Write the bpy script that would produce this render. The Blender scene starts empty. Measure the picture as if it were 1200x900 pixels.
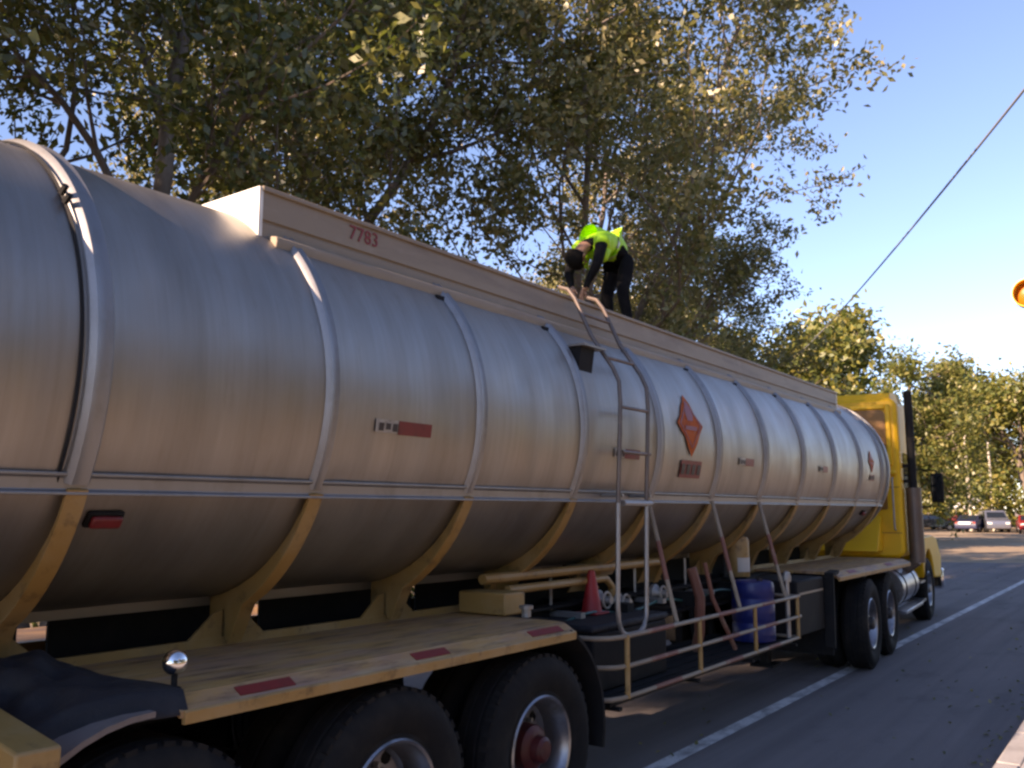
import bpy, bmesh, math, random
import numpy as np
from mathutils import Vector, Matrix, Quaternion
R = math.radians
SC = bpy.context.scene
COL = SC.collection

# ------------------------------------------------------------------ camera
EYE = (0.0, 0.0, 1.85)
cam = bpy.data.cameras.new('camera'); cam.sensor_width = 36.0; cam.lens = 36.0*1040/1200
cam.clip_end = 5000; cam.clip_start = 0.05
co = bpy.data.objects.new('camera', cam); COL.objects.link(co)
co.location = EYE; co.rotation_euler = (R(90+8.1), 0, R(36.03)); SC.camera = co

# ------------------------------------------------------------------ light
SUN_AZ, SUN_EL = R(199), R(23)
w = bpy.data.worlds.new("World"); SC.world = w; w.use_nodes = True
nt = w.node_tree
sk = nt.nodes.new('ShaderNodeTexSky'); sk.sky_type = 'NISHITA'; sk.sun_disc = False
sk.sun_elevation = SUN_EL; sk.sun_rotation = SUN_AZ; sk.air_density = 0.8; sk.dust_density = 0.1; sk.ozone_density = 3.0
nt.links.new(sk.outputs[0], nt.nodes['Background'].inputs[0])
nt.nodes['Background'].inputs[1].default_value = 0.118
sl = bpy.data.lights.new('sun', 'SUN'); sl.energy = 5.0; sl.angle = R(0.55); sl.color = (1.0, 0.84, 0.63)
so = bpy.data.objects.new('sun', sl); COL.objects.link(so)
sdir = Vector((math.sin(SUN_AZ)*math.cos(SUN_EL), math.cos(SUN_AZ)*math.cos(SUN_EL), math.sin(SUN_EL)))
so.rotation_euler = sdir.to_track_quat('Z', 'Y').to_euler(); so.location = (-30, -30, 40)
VS = SC.view_settings
VS.view_transform = 'Standard'; VS.look = 'None'; VS.gamma = 1.0; VS.exposure = 1.55; VS.use_curve_mapping = False
VS.use_white_balance = True; VS.white_balance_temperature = 7400; VS.white_balance_tint = 26
SC.render.engine = 'CYCLES'
try:
    SC.cycles.use_denoising = True; SC.cycles.max_bounces = 8; SC.cycles.diffuse_bounces = 4
    SC.cycles.transparent_max_bounces = 8; SC.cycles.filter_width = 2.6; SC.cycles.caustics_reflective = False
except Exception:
    pass

# ------------------------------------------------------------------ helpers
ORG = {}
def org(o): return ORG.get(o.name, Vector((0, 0, 0)))
def tag(o, label=None, cat=None, group=None, kind=None):
    if label: o['label'] = label
    if cat: o['category'] = cat
    if group: o['group'] = group
    if kind: o['kind'] = kind
    return o
def thing(name, label, cat, loc=(0, 0, 0), group=None):
    o = bpy.data.objects.new(name, None); COL.objects.link(o); o.location = loc
    o.empty_display_size = 0.3
    ORG[o.name] = Vector(loc)
    return tag(o, label, cat, group)
class MB:
    def __init__(s): s.v = []; s.f = []; s.m = []; s.mi = 0
    def add(s, vs, fs):
        b = len(s.v); s.v += [tuple(p) for p in vs]
        s.f += [tuple(i+b for i in f) for f in fs]; s.m += [s.mi]*len(fs); return s
    def box(s, a, b):
        x0, y0, z0 = (min(a[i], b[i]) for i in range(3)); x1, y1, z1 = (max(a[i], b[i]) for i in range(3))
        return s.add([(x0,y0,z0),(x1,y0,z0),(x1,y1,z0),(x0,y1,z0),(x0,y0,z1),(x1,y0,z1),(x1,y1,z1),(x0,y1,z1)],
              [(0,3,2,1),(4,5,6,7),(0,1,5,4),(1,2,6,5),(2,3,7,6),(3,0,4,7)])
    def obox(s, c, size, rot):
        m = rot.to_matrix() if not isinstance(rot, Matrix) else rot
        vs = []
        for dz in (-.5, .5):
            for dx, dy in ((-.5,-.5),(.5,-.5),(.5,.5),(-.5,.5)):
                vs.append(Vector(c)+m@Vector((dx*size[0], dy*size[1], dz*size[2])))
        return s.add(vs, [(0,3,2,1),(4,5,6,7),(0,1,5,4),(1,2,6,5),(2,3,7,6),(3,0,4,7)])
    def tube(s, pts, r, n=8, caps=True, closed=False):
        pts = [Vector(p) for p in pts]; k = len(pts)
        rs = r if isinstance(r, (list, tuple)) else [r]*k
        t0 = (pts[1]-pts[0]).normalized()
        up = Vector((0,0,1)) if abs(t0.z) < .9 else Vector((1,0,0))
        u = t0.cross(up).normalized(); rings = []
        for i in range(k):
            if closed: t = (pts[(i+1) % k]-pts[i-1]).normalized()
            elif i == 0: t = t0
            elif i == k-1: t = (pts[-1]-pts[-2]).normalized()
            else: t = ((pts[i+1]-pts[i]).normalized()+(pts[i]-pts[i-1]).normalized()).normalized()
            u = (u-t*u.dot(t)).normalized(); v = t.cross(u)
            rings.append([pts[i]+(u*math.cos(a)+v*math.sin(a))*rs[i] for a in (2*math.pi*j/n for j in range(n))])
        vs = [p for rg in rings for p in rg]; fs = []
        for i in range(k if closed else k-1):
            for j in range(n):
                a = i*n+j; b = i*n+(j+1) % n; i2 = (i+1) % k
                fs.append((a, b, i2*n+(j+1) % n, i2*n+j))
        if caps and not closed:
            fs.append(tuple(range(n-1, -1, -1))); fs.append(tuple((k-1)*n+j for j in range(n)))
        return s.add(vs, fs)
    def lathe(s, prof, c, axis='z', n=24, cap=True):
        c = Vector(c); vs = []; fs = []
        ax = {'x': (Vector((0,1,0)), Vector((0,0,1)), Vector((1,0,0))), 'y': (Vector((0,0,1)), Vector((1,0,0)), Vector((0,1,0))),
              'z': (Vector((1,0,0)), Vector((0,1,0)), Vector((0,0,1)))}[axis]
        for (r, h) in prof:
            for j in range(n):
                a = 2*math.pi*j/n
                vs.append(c+ax[0]*r*math.cos(a)+ax[1]*r*math.sin(a)+ax[2]*h)
        for i in range(len(prof)-1):
            for j in range(n):
                fs.append((i*n+j, i*n+(j+1) % n, (i+1)*n+(j+1) % n, (i+1)*n+j))
        if cap:
            if prof[0][0] > 1e-4: fs.append(tuple(range(n-1, -1, -1)))
            if prof[-1][0] > 1e-4: fs.append(tuple((len(prof)-1)*n+j for j in range(n)))
        return s.add(vs, fs)
    def prism(s, poly, axis, a0, a1):
        def P(p, h):
            return {'x': (h, p[0], p[1]), 'y': (p[0], h, p[1]), 'z': (p[0], p[1], h)}[axis]
        n = len(poly)
        vs = [P(p, a0) for p in poly]+[P(p, a1) for p in poly]
        fs = [tuple(range(n-1, -1, -1)), tuple(range(n, 2*n))]+[(i, (i+1) % n, n+(i+1) % n, n+i) for i in range(n)]
        return s.add(vs, fs)
    def grid(s, fn, nu, nv, close_u=False):
        vs = [fn(i/(nu if close_u else nu), j/nv) for i in range(nu+(0 if close_u else 1)) for j in range(nv+1)]
        m = nv+1; fs = []; k = nu+(0 if close_u else 1)
        for i in range(nu):
            for j in range(nv):
                i2 = (i+1) % k if close_u else i+1
                fs.append((i*m+j, i2*m+j, i2*m+j+1, i*m+j+1))
        return s.add(vs, fs)
    def sheet(s, fn, nu, nv, th):
        """closed sheet of thickness th along the z of fn's normal (fn returns point, normal)"""
        A = [fn(i/nu, j/nv) for i in range(nu+1) for j in range(nv+1)]
        top = [Vector(p) for p, nn in A]; bot = [Vector(p)-Vector(nn)*th for p, nn in A]
        m = nv+1; N = len(top); fs = []
        for i in range(nu):
            for j in range(nv):
                q = (i*m+j, (i+1)*m+j, (i+1)*m+j+1, i*m+j+1); fs.append(q); fs.append(tuple(N+x for x in reversed(q)))
        per = [i*m for i in range(nu+1)]+[nu*m+j for j in range(1, nv+1)]+[i*m+nv for i in range(nu-1, -1, -1)]+[j for j in range(nv-1, 0, -1)]
        for a, b in zip(per, per[1:]+per[:1]): fs.append((a, N+a, N+b, b))
        return s.add(top+bot, fs)
    def build(s, name, mat, parent=None, smooth=35, bevel=0, fix=True, **kw):
        o0 = org(parent) if parent else Vector((0, 0, 0))
        me = bpy.data.meshes.new(name)
        me.from_pydata([(p[0]-o0.x, p[1]-o0.y, p[2]-o0.z) for p in s.v], [], s.f)
        mats = mat if isinstance(mat, (list, tuple)) else [mat]
        for m in mats: me.materials.append(m)
        if len(mats) > 1: me.polygons.foreach_set('material_index', s.m)
        if fix:
            bm = bmesh.new(); bm.from_mesh(me); bmesh.ops.recalc_face_normals(bm, faces=bm.faces); bm.to_mesh(me); bm.free()
        if smooth:
            me.polygons.foreach_set('use_smooth', [True]*len(me.polygons)); me.set_sharp_from_angle(angle=R(smooth))
        me.update()
        return link(name, me, parent, bevel, **kw)
def link(name, me, parent=None, bevel=0, **kw):
    o = bpy.data.objects.new(name, me); COL.objects.link(o)
    if parent is not None: o.parent = parent; ORG[o.name] = org(parent)
    if bevel:
        b = o.modifiers.new('bevel', 'BEVEL'); b.width = bevel; b.segments = 2; b.limit_method = 'ANGLE'; b.angle_limit = R(40)
    return tag(o, **kw)
def copy_tree(o, parent=None):
    c = o.copy(); COL.objects.link(c)
    if parent is not None: c.parent = parent
    ORG[c.name] = org(o)
    for ch in list(o.children): copy_tree(ch, c)
    return c

# ------------------------------------------------------------------ materials
def ramp(nt, fac, stops):
    n = nt.nodes.new('ShaderNodeValToRGB'); e = n.color_ramp.elements
    while len(e) < len(stops): e.new(0.5)
    for el, (p, c) in zip(e, stops): el.position = p; el.color = (*c, 1) if len(c) == 3 else c
    nt.links.new(fac, n.inputs[0]); return n.outputs[0]
def noise(nt, scale, vec=(1, 1, 1), detail=4, rough=.6, dist=0):
    tc = nt.nodes.new('ShaderNodeTexCoord'); mp = nt.nodes.new('ShaderNodeMapping'); mp.inputs['Scale'].default_value = vec
    n = nt.nodes.new('ShaderNodeTexNoise'); n.inputs['Scale'].default_value = scale; n.inputs['Detail'].default_value = detail
    n.inputs['Roughness'].default_value = rough; n.inputs['Distortion'].default_value = dist
    nt.links.new(tc.outputs['Object'], mp.inputs[0]); nt.links.new(mp.outputs[0], n.inputs['Vector']); return n.outputs['Fac']
def mixc(nt, fac, a, b):
    n = nt.nodes.new('ShaderNodeMix'); n.data_type = 'RGBA'
    if isinstance(fac, float): n.inputs[0].default_value = fac
    else: nt.links.new(fac, n.inputs[0])
    for i, c in ((6, a), (7, b)):
        if isinstance(c, tuple): n.inputs[i].default_value = (*c, 1)
        else: nt.links.new(c, n.inputs[i])
    return n.outputs[2]
def mat(name, base, rough=.6, metal=0.0, layers=(), bump=None, rvar=None, spec=None, coat=0):
    """layers: (colour, noise scale, stretch, low, high[, amount]) laid over the base where the noise is high"""
    m = bpy.data.materials.new(name); m.use_nodes = True; nt = m.node_tree; p = nt.nodes['Principled BSDF']
    p.inputs['Base Color'].default_value = (*base, 1); p.inputs['Roughness'].default_value = rough; p.inputs['Metallic'].default_value = metal
    if spec is not None: p.inputs['Specular IOR Level'].default_value = spec
    if coat: p.inputs['Coat Weight'].default_value = coat
    cur = base
    for L in layers:
        c, sc, st, lo, hi = L[:5]; amt = L[5] if len(L) > 5 else 1.0
        f = ramp(nt, noise(nt, sc, st, 5, .65), [(lo, (0, 0, 0)), (hi, (amt, amt, amt))])
        cur = mixc(nt, f, cur, c)
    if layers: nt.links.new(cur, p.inputs['Base Color'])
    if rvar:
        lo, hi, sc, st = rvar
        f = ramp(nt, noise(nt, sc, st), [(.3, (lo,)*3), (.7, (hi,)*3)]); nt.links.new(f, p.inputs['Roughness'])
    if bump:
        sc, strength, st = bump
        b = nt.nodes.new('ShaderNodeBump'); b.inputs['Strength'].default_value = strength; b.inputs['Distance'].default_value = .02
        nt.links.new(noise(nt, sc, st), b.inputs['Height']); nt.links.new(b.outputs[0], p.inputs['Normal'])
    return m
def leaf_mat(name, cols, trans=.35):
    m = bpy.data.materials.new(name); m.use_nodes = True; nt = m.node_tree
    nt.nodes.remove(nt.nodes['Principled BSDF']); out = nt.nodes['Material Output']
    g = nt.nodes.new('ShaderNodeNewGeometry')
    col = ramp(nt, g.outputs['Random Per Island'], [(i/(len(cols)-1), c) for i, c in enumerate(cols)])
    d = nt.nodes.new('ShaderNodeBsdfDiffuse'); t = nt.nodes.new('ShaderNodeBsdfTranslucent'); gl = nt.nodes.new('ShaderNodeBsdfGlossy')
    gl.inputs['Roughness'].default_value = .45; gl.inputs['Color'].default_value = (.75, .75, .75, 1)
    nt.links.new(col, d.inputs[0]); tcol = mixc(nt, .35, col, (.16, .2, .02)); nt.links.new(tcol, t.inputs[0])
    m1 = nt.nodes.new('ShaderNodeMixShader'); m1.inputs[0].default_value = trans
    nt.links.new(d.outputs[0], m1.inputs[1]); nt.links.new(t.outputs[0], m1.inputs[2])
    m2 = nt.nodes.new('ShaderNodeMixShader'); m2.inputs[0].default_value = .06
    nt.links.new(m1.outputs[0], m2.inputs[1]); nt.links.new(gl.outputs[0], m2.inputs[2])
    nt.links.new(m2.outputs[0], out.inputs[0]); return m

YEL = (.56, .38, .12)
M = dict(
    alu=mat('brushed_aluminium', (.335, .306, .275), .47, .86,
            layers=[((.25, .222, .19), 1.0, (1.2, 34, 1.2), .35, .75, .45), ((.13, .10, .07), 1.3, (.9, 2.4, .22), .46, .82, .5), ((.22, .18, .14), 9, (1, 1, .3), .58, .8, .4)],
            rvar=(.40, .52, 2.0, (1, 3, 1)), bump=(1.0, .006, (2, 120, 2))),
    band=mat('aluminium_band', (.27, .265, .265), .48, .8, layers=[((.16, .14, .12), 6, (1, 1, .6), .5, .8, .6)], bump=(30, .03, (1, 1, 1))),
    dull=mat('dull_aluminium', (.26, .24, .22), .5, .7, layers=[((.25, .21, .17), 5, (1, .6, 1), .45, .8, .8)]),
    dam=mat('cream_painted_steel', (.26, .205, .145), .55, 0, layers=[((.14, .10, .075), 2.2, (3, .5, 4), .48, .78, .8), ((.34, .28, .22), 11, (1, .4, 1), .55, .8, .6)], bump=(20, .05, (1, 1, 1))),
    yellow=mat('worn_yellow_paint', (.33, .19, .058), .5, 0, layers=[((.38, .26, .13), 3.2, (1, 1, 1), .45, .75, .8), ((.08, .045, .02), 8, (1, 1, 1), .55, .74, .9), ((.05, .06, .04), 2.1, (1, 1, 1), .6, .85, .7)], bump=(30, .06, (1, 1, 1))),
    deck=mat('worn_deck_plate', (.46, .25, .08), .6, 0, layers=[((.33, .19, .135), 1.7, (3, 1, 1), .42, .66, .9), ((.50, .34, .18), 5, (5, .5, 1), .5, .72, .9), ((.07, .038, .022), 4.2, (4, .6, 1), .50, .72, .95), ((.07, .05, .04), 13, (1, 1, 1), .66, .8, .7)], bump=(14, .12, (2, .6, 1))),
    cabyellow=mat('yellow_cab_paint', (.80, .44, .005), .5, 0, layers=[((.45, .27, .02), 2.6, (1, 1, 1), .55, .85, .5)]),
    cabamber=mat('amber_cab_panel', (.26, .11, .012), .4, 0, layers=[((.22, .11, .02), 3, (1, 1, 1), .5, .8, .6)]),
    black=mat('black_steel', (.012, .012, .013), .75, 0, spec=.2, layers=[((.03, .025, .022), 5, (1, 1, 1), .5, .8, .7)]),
    rubber=mat('tyre_rubber', (.011, .011, .012), .85, 0, spec=.2, layers=[((.028, .025, .022), 7, (1, 1, 1), .45, .75, .8)], bump=(40, .1, (1, 1, 1))),
    rim=mat('steel_rim', (.34, .34, .36), .34, .9, layers=[((.10, .085, .07), 6, (1, 1, 1), .48, .75, .8)]),
    hub=mat('dark_hub', (.05, .045, .045), .5, .3), redhub=mat('red_hub', (.08, .01, .009), .5, 0, layers=[((.03, .01, .01), 12, (1, 1, 1), .5, .7)]),
    chrome=mat('chrome', (.75, .75, .76), .12, 1.0), steel=mat('galvanised_tube', (.33, .32, .31), .5, .6, layers=[((.25, .2, .16), 9, (1, 1, 1), .5, .75, .8)]),
    dirtysteel=mat('sooty_exhaust', (.14, .11, .095), .5, .6, layers=[((.30, .20, .13), 4, (1, 1, .5), .5, .8, .7)]),
    red=mat('red_reflector', (.22, .014, .010), .5, 0, layers=[((.14, .02, .015), 14, (1, 1, 1), .5, .75, .8)]),
    darkred=mat('faded_red_tape', (.17, .013, .014), .45, 0, layers=[((.07, .012, .012), 18, (1, 1, 1), .5, .75, .8)]),
    white=mat('white_paint', (.78, .76, .70), .5, 0, layers=[((.45, .40, .33), 7, (1, 1, 1), .5, .8, .6)]),
    orange=mat('orange_print', (.46, .095, .014), .7, 0, spec=.15, layers=[((.25, .04, .01), 10, (1, 1, 1), .45, .7, .8), ((.30, .22, .16), 9, (1, 1.4, 1), .60, .70, .6)]),
    ink=mat('black_print', (.03, .02, .02), .5), tapegrey=mat('faded_white_tape', (.36, .33, .29), .5, 0, layers=[((.16, .12, .10), 25, (1, 1, 1), .5, .7, .8)]),
    blue=mat('blue_drum_plastic', (.008, .02, .14), .4, 0, layers=[((.03, .04, .12), 6, (1, 1, 1), .5, .8, .7)]),
    cone=mat('red_cone_plastic', (.36, .022, .022), .5, 0, layers=[((.25, .03, .03), 7, (1, 1, 1), .5, .8, .7)]),
    tarp=mat('dark_tarpaulin', (.007, .007, .011), .75, 0, layers=[((.025, .024, .026), 6, (1, 1, 1), .5, .8, .8)], bump=(14, .5, (1, 1, 1))),
    greyfender=mat('grey_fender', (.17, .14, .13), .55, 0, layers=[((.08, .06, .05), 5, (1, 1, 1), .5, .8, .8)]),
    glass=mat('dark_glass', (.012, .015, .018), .06, 0, spec=.6), amberlamp=mat('amber_lens', (.42, .13, .01), .25, 0),
    bark=mat('bark', (.16, .125, .10), .85, 0, layers=[((.28, .24, .20), 3, (1, 1, .4), .5, .75, .8), ((.06, .05, .04), 8, (1, 1, .3), .55, .75, .9)], bump=(12, .3, (1, 1, .3))),
    hair=mat('black_hair', (.008, .007, .006), .8, spec=.1), skin=mat('skin', (.30, .16, .10), .55), vest=mat('lime_safety_vest', (.42, .80, .02), .6, 0, layers=[((.28, .62, .02), 6, (1, 1, 1), .45, .7, .8)]),
    silver=mat('silver_tape', (.42, .44, .36), .35, .2), cloth=mat('black_cloth', (.008, .008, .009), .9, 0, spec=.1, layers=[((.018, .017, .018), 9, (1, 1, 1), .5, .75, .8)], bump=(18, .2, (1, 1, 1))),
    shoe=mat('pale_shoe', (.36, .24, .22), .6), navy=mat('navy_cloth', (.03, .04, .10), .8), maroon=mat('maroon_cloth', (.16, .03, .04), .8), pale=mat('pale_cloth', (.5, .48, .45), .8),
    brown=mat('rust_brown_hose', (.20, .075, .05), .6, 0, layers=[((.36, .28, .2), 5, (1, 1, 1), .55, .75, .8)]),
    teal=mat('teal_paint', (.03, .12, .11), .5), wire=mat('cable_sheath', (.20, .21, .23), .6),
    wood=mat('pale_pole_wood', (.42, .38, .31), .85, 0, layers=[((.28, .24, .19), 5, (2, 2, .3), .5, .75, .8)], bump=(20, .2, (2, 2, .2))),
)
# ground materials
def ground_mats():
    a = mat('asphalt', (.145, .126, .124), .85, 0, layers=[((.20, .172, .165), .45, (1, .35, 1), .40, .66, .9), ((.075, .066, .068), .8, (2.2, .05, 1), .46, .66, .6), ((.065, .058, .06), 1.3, (1, .5, 1), .55, .72, .8),
            ((.12, .105, .09), .16, (1, 1, 1), .55, .75, .7), ((.19, .175, .165), 90, (1, 1, 1), .6, .75, .6)], bump=(70, .5, (1, 1, 1)))
    d = mat('dry_earth', (.30, .215, .135), .95, 0, layers=[((.20, .14, .09), .5, (1, 1, 1), .45, .7, .9), ((.38, .29, .20), .12, (1, 1, 1), .48, .7, .9), ((.09, .10, .04), 1.6, (1, 1, 1), .58, .74, .8)], bump=(14, .5, (1, 1, 1)))
    k = mat('kerb_concrete', (.36, .34, .33), .85, 0, layers=[((.22, .2, .19), 3, (1, 1, 1), .45, .75, .8)], bump=(50, .2, (1, 1, 1)))
    l = mat('worn_road_paint', (.62, .61, .60), .7, 0, layers=[((.20, .19, .19), 5, (1, .6, 1), .44, .64, .85), ((.10, .1, .1), 40, (1, 1, 1), .58, .7, .8)])
    return a, d, k, l
M['asphalt'], M['earth'], M['kerb'], M['line'] = ground_mats()
LEAF = dict(
    dark=leaf_mat('dark_leaves', [(.034, .050, .013), (.072, .090, .020), (.135, .142, .030), (.22, .20, .042)], .40),
    olive=leaf_mat('olive_leaves', [(.055, .067, .017), (.115, .12, .026), (.195, .18, .039), (.28, .22, .066)], .44),
    dusty=leaf_mat('dusty_leaves', [(.080, .087, .028), (.17, .165, .052), (.27, .245, .09), (.38, .31, .145)], .45),
    gold=leaf_mat('gold_leaves', [(.09, .12, .024), (.15, .17, .036), (.22, .21, .045), (.28, .23, .05)], .42),
    fresh=leaf_mat('fresh_leaves', [(.09, .12, .03), (.16, .18, .045), (.24, .23, .055), (.30, .26, .09)], .45),
)

# ------------------------------------------------------------------ setting: ground, road, kerb
g = MB(); g.grid(lambda u, v: (-1500+3000*u, -1500+3000*v, -.012), 6, 6)
g.build('ground', M['earth'], smooth=0, kind='structure')
rd = MB(); rd.add([(-9.4, -120, 0), (-1.09, -120, 0), (-1.09, 38, 0), (-9.4, 34, 0)], [(0, 1, 2, 3)])
rd.build('road', M['asphalt'], smooth=0, kind='structure')
ln = MB(); ln.add([(-3.20, -120, .004), (-3.07, -120, .004), (-3.07, 36.5, .004), (-3.20, 36.5, .004)], [(0, 1, 2, 3)])
ln.build('road_marking', M['line'], smooth=0, kind='structure')
sw = MB(); sw.box((-.93, -60, -.2), (1.4, 45, .125))
swo = sw.build('sidewalk', M['kerb'], smooth=0, kind='structure')
ks = None
for i in range(26):
    y = -2+i*1.02
    if ks is None:
        b = MB(); b.box((-1.085, 0, -.15), (-.935, 1.005, .132)); ko = b.build('kerb_stone', M['kerb'], swo, bevel=.012); ks = ko
    else:
        ko = ks.copy(); COL.objects.link(ko); ko.parent = swo
    ko.location = (0, y, 0)

# ------------------------------------------------------------------ tanker trailer
XC, ZC, RT = -4.16, 2.42, 1.02
YB = [1.72, 2.87, 4.02, 5.15, 6.29, 7.44, 8.59, 9.74, 10.88, 12.02, 13.12]
def tp(y, a, r=RT): return (XC+r*math.cos(a), y, ZC+r*math.sin(a))
TR = thing('tanker_trailer', 'long brushed aluminium tank trailer with yellow cradles and deck', 'tank trailer', (XC, 7.0, 0))
rng = random.Random(4)
ys = [-0.35]+YB+[13.42]
for i in range(len(ys)-1):
    y0, y1 = ys[i], ys[i+1]; b = MB(); ph = rng.uniform(0, 6)
    dents = [(rng.uniform(-.5, 1.1), rng.uniform(.1, .9), rng.uniform(.003, .008), rng.uniform(.05, .12)) for _ in range(4)]
    def fn(u, v, y0=y0, y1=y1, ph=ph, dents=dents):
        a = 2*math.pi*u
        d = .0022*math.sin(3*a+ph)*math.sin(math.pi*v)+.0016*math.sin(7*a+2*ph+4*v)+.0012*math.sin(11*v+5*a+ph)
        a2 = a if a < math.pi else a-2*math.pi
        for (da, dv, dd, dr_) in dents: d -= dd*math.exp(-(((a2-da)*RT)**2+((v-dv)*(y1-y0))**2)/dr_**2)
        return tp(y0+(y1-y0)*v, a, RT-.003*math.sin(math.pi*v)+d)
    b.grid(fn, 144, 18, close_u=True)
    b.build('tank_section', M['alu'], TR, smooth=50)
# dished ends
for (y, s) in ((-0.35, -1), (13.42, 1)):
    b = MB(); b.lathe([(RT, 0), (RT*.97, s*.06), (RT*.88, s*.13), (RT*.7, s*.20), (RT*.45, s*.25), (RT*.2, s*.275), (0.001, s*.28)], (XC, y, ZC), 'y', 64, cap=False)
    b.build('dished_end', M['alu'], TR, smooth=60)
b = MB(); b.lathe([(RT-.01, -.03), (RT+.028, -.03), (RT+.028, .03), (RT-.01, .03)], (XC, 13.42, ZC), 'y', 64, cap=False); b.build('end_rim', M['band'], TR)
# ring bands: a channel section standing on the shell, from the side rail over the top
for k, y in enumerate(YB):
    b = MB(); wd = .043 if k else .056; pr = .027 if k else .038
    prof = [(-wd, -.002), (-wd*.8, pr*.55), (-wd*.55, pr), (-wd*.2, pr*.80), (wd*.2, pr*.80), (wd*.55, pr), (wd*.8, pr*.55), (wd, -.002)]
    b.grid(lambda u, v: tp(y+prof[round(v*7)][0], R(-27)+R(234)*u, RT+prof[round(v*7)][1]), 84, 7)
    b.build('ring_band', M['band'], TR, smooth=30)
    if k == 0:
        b = MB(); b.grid(lambda u, v: tp(y-.078+.014*v, R(-27)+R(234)*u, RT+.006+.01*math.sin(math.pi*v)), 84, 2); rb = b.build('band_gasket', M['black'], TR, smooth=30)
        for a in (36, 39):
            q = MB(); q.tube([Vector(tp(y-.075, R(a), RT+.01)), Vector(tp(y-.075, R(a), RT+.05))], .014, 6); q.build('bolt', M['black'], TR)
# side rail (flange) on both sides and the lower seam strip
AF = math.asin((1.955-ZC)/(RT))
for s in (1, -1):
    def sx(x): return XC+s*(x-XC)
    xr = XC+RT*math.cos(AF)
    b = MB(); b.prism([(sx(xr-.03), 1.905), (sx(xr+.026), 1.905), (sx(xr+.026), 1.916), (sx(xr+.010), 1.926), (sx(xr+.016), 1.968), (sx(xr+.034), 1.976), (sx(xr+.034), 1.988), (sx(xr-.02), 1.994)], 'y', -.3, 13.40)
    b.build('side_rail', M['band'], TR, bevel=.003)
    a = R(-84) if s > 0 else R(-96)
    b = MB(); p = Vector(tp(0, a, RT+.012)); b.prism([(p.x-.05, p.z-.025), (p.x+.05, p.z-.025), (p.x+.055, p.z+.03), (p.x-.05, p.z+.03)], 'y', -.3, 13.3)
    b.build('seam_strip', M['dull'], TR)
# spill dam and walkway on top
for s in (1, -1):
    def sx(x): return XC+s*(x-XC)
    b = MB(); b.prism([(sx(-3.50), 3.12), (sx(-3.50), 3.262), (sx(-3.512), 3.268), (sx(-3.512), 3.278), (sx(-3.50), 3.284), (sx(-3.50), 3.44), (sx(-3.53), 3.44), (sx(-3.53), 3.12)], 'y', 2.70, 12.35)
    dw = b.build('dam_wall', M['dam'], TR)
    b = MB(); b.prism([(sx(-3.498), 3.115), (sx(-3.44), 3.10), (sx(-3.425), 3.165), (sx(-3.43), 3.19), (sx(-3.498), 3.205)], 'y', 2.74, 12.3); b.build('dam_lip', M['dam'], dw, bevel=.006)
    b = MB(); b.box((sx(-3.485), 2.695, 3.425), (sx(-3.545), 12.36, 3.452)); b.build('dam_cap', M['dam'], dw, bevel=.006)
    if s > 0: DW = dw
    for y in YB[2:9]:
        b = MB(); b.box((sx(-3.44), y-.10, 3.09), (sx(-3.40), y-.02, 3.125)); b.build('dam_bracket', M['black'], dw)
for y in (2.69, 12.35):
    b = MB(); b.prism([(-3.495, 3.12), (-3.495, 3.445), (2*XC+3.495, 3.445), (2*XC+3.495, 3.12)], 'y', y-.012, y+.012); b.build('dam_end_plate', M['white'], TR)
for i in range(8):
    y0 = 3.1+i*1.14
    b = MB()
    for x in (-4.36, -4.23, -4.10, -3.97): b.box((x, y0, 3.455), (x+.09, y0+1.08, 3.475))
    for y in (y0+.05, y0+.95): b.box((-4.40, y, 3.435), (-3.84, y+.05, 3.454))
    b.build('walkway_grating', M['dull'], TR)
for y in (4.6, 7.35, 9.9):
    b = MB(); b.lathe([(.26, 0), (.26, .05), (.23, .06), (.20, .075), (.001, .085)], (-3.80-.36, y, 3.478), 'z', 24); hq = b.build('hatch', M['dull'], TR)
    b = MB(); b.tube([(-4.3, y-.1, 3.55), (-4.3, y-.1, 3.60), (-4.02, y-.1, 3.60), (-4.02, y-.1, 3.55)], .012, 6); b.build('hatch_handle', M['steel'], hq)
# painted number on the dam wall
def text_mesh(txt, size):
    c = bpy.data.curves.new('t', 'FONT'); c.body = txt; c.size = size; c.extrude = .0015; c.align_x = 'CENTER'; c.resolution_u = 2
    o = bpy.data.objects.new('t', c); COL.objects.link(o)
    dg = bpy.context.evaluated_depsgraph_get(); me = bpy.data.meshes.new_from_object(o.evaluated_get(dg))
    bpy.data.objects.remove(o); return me
def place_text(name, txt, size, m, parent, loc, rot):
    me = text_mesh(txt, size); me.materials.clear(); me.materials.append(m)
    o = link(name, me, parent); o.location = Vector(loc)-org(parent); o.rotation_euler = rot; return o
place_text('painted_number', '7783', .115, M['red'], DW, (-3.4965, 3.40, 3.33), (R(90), 0, R(90)))
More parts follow.
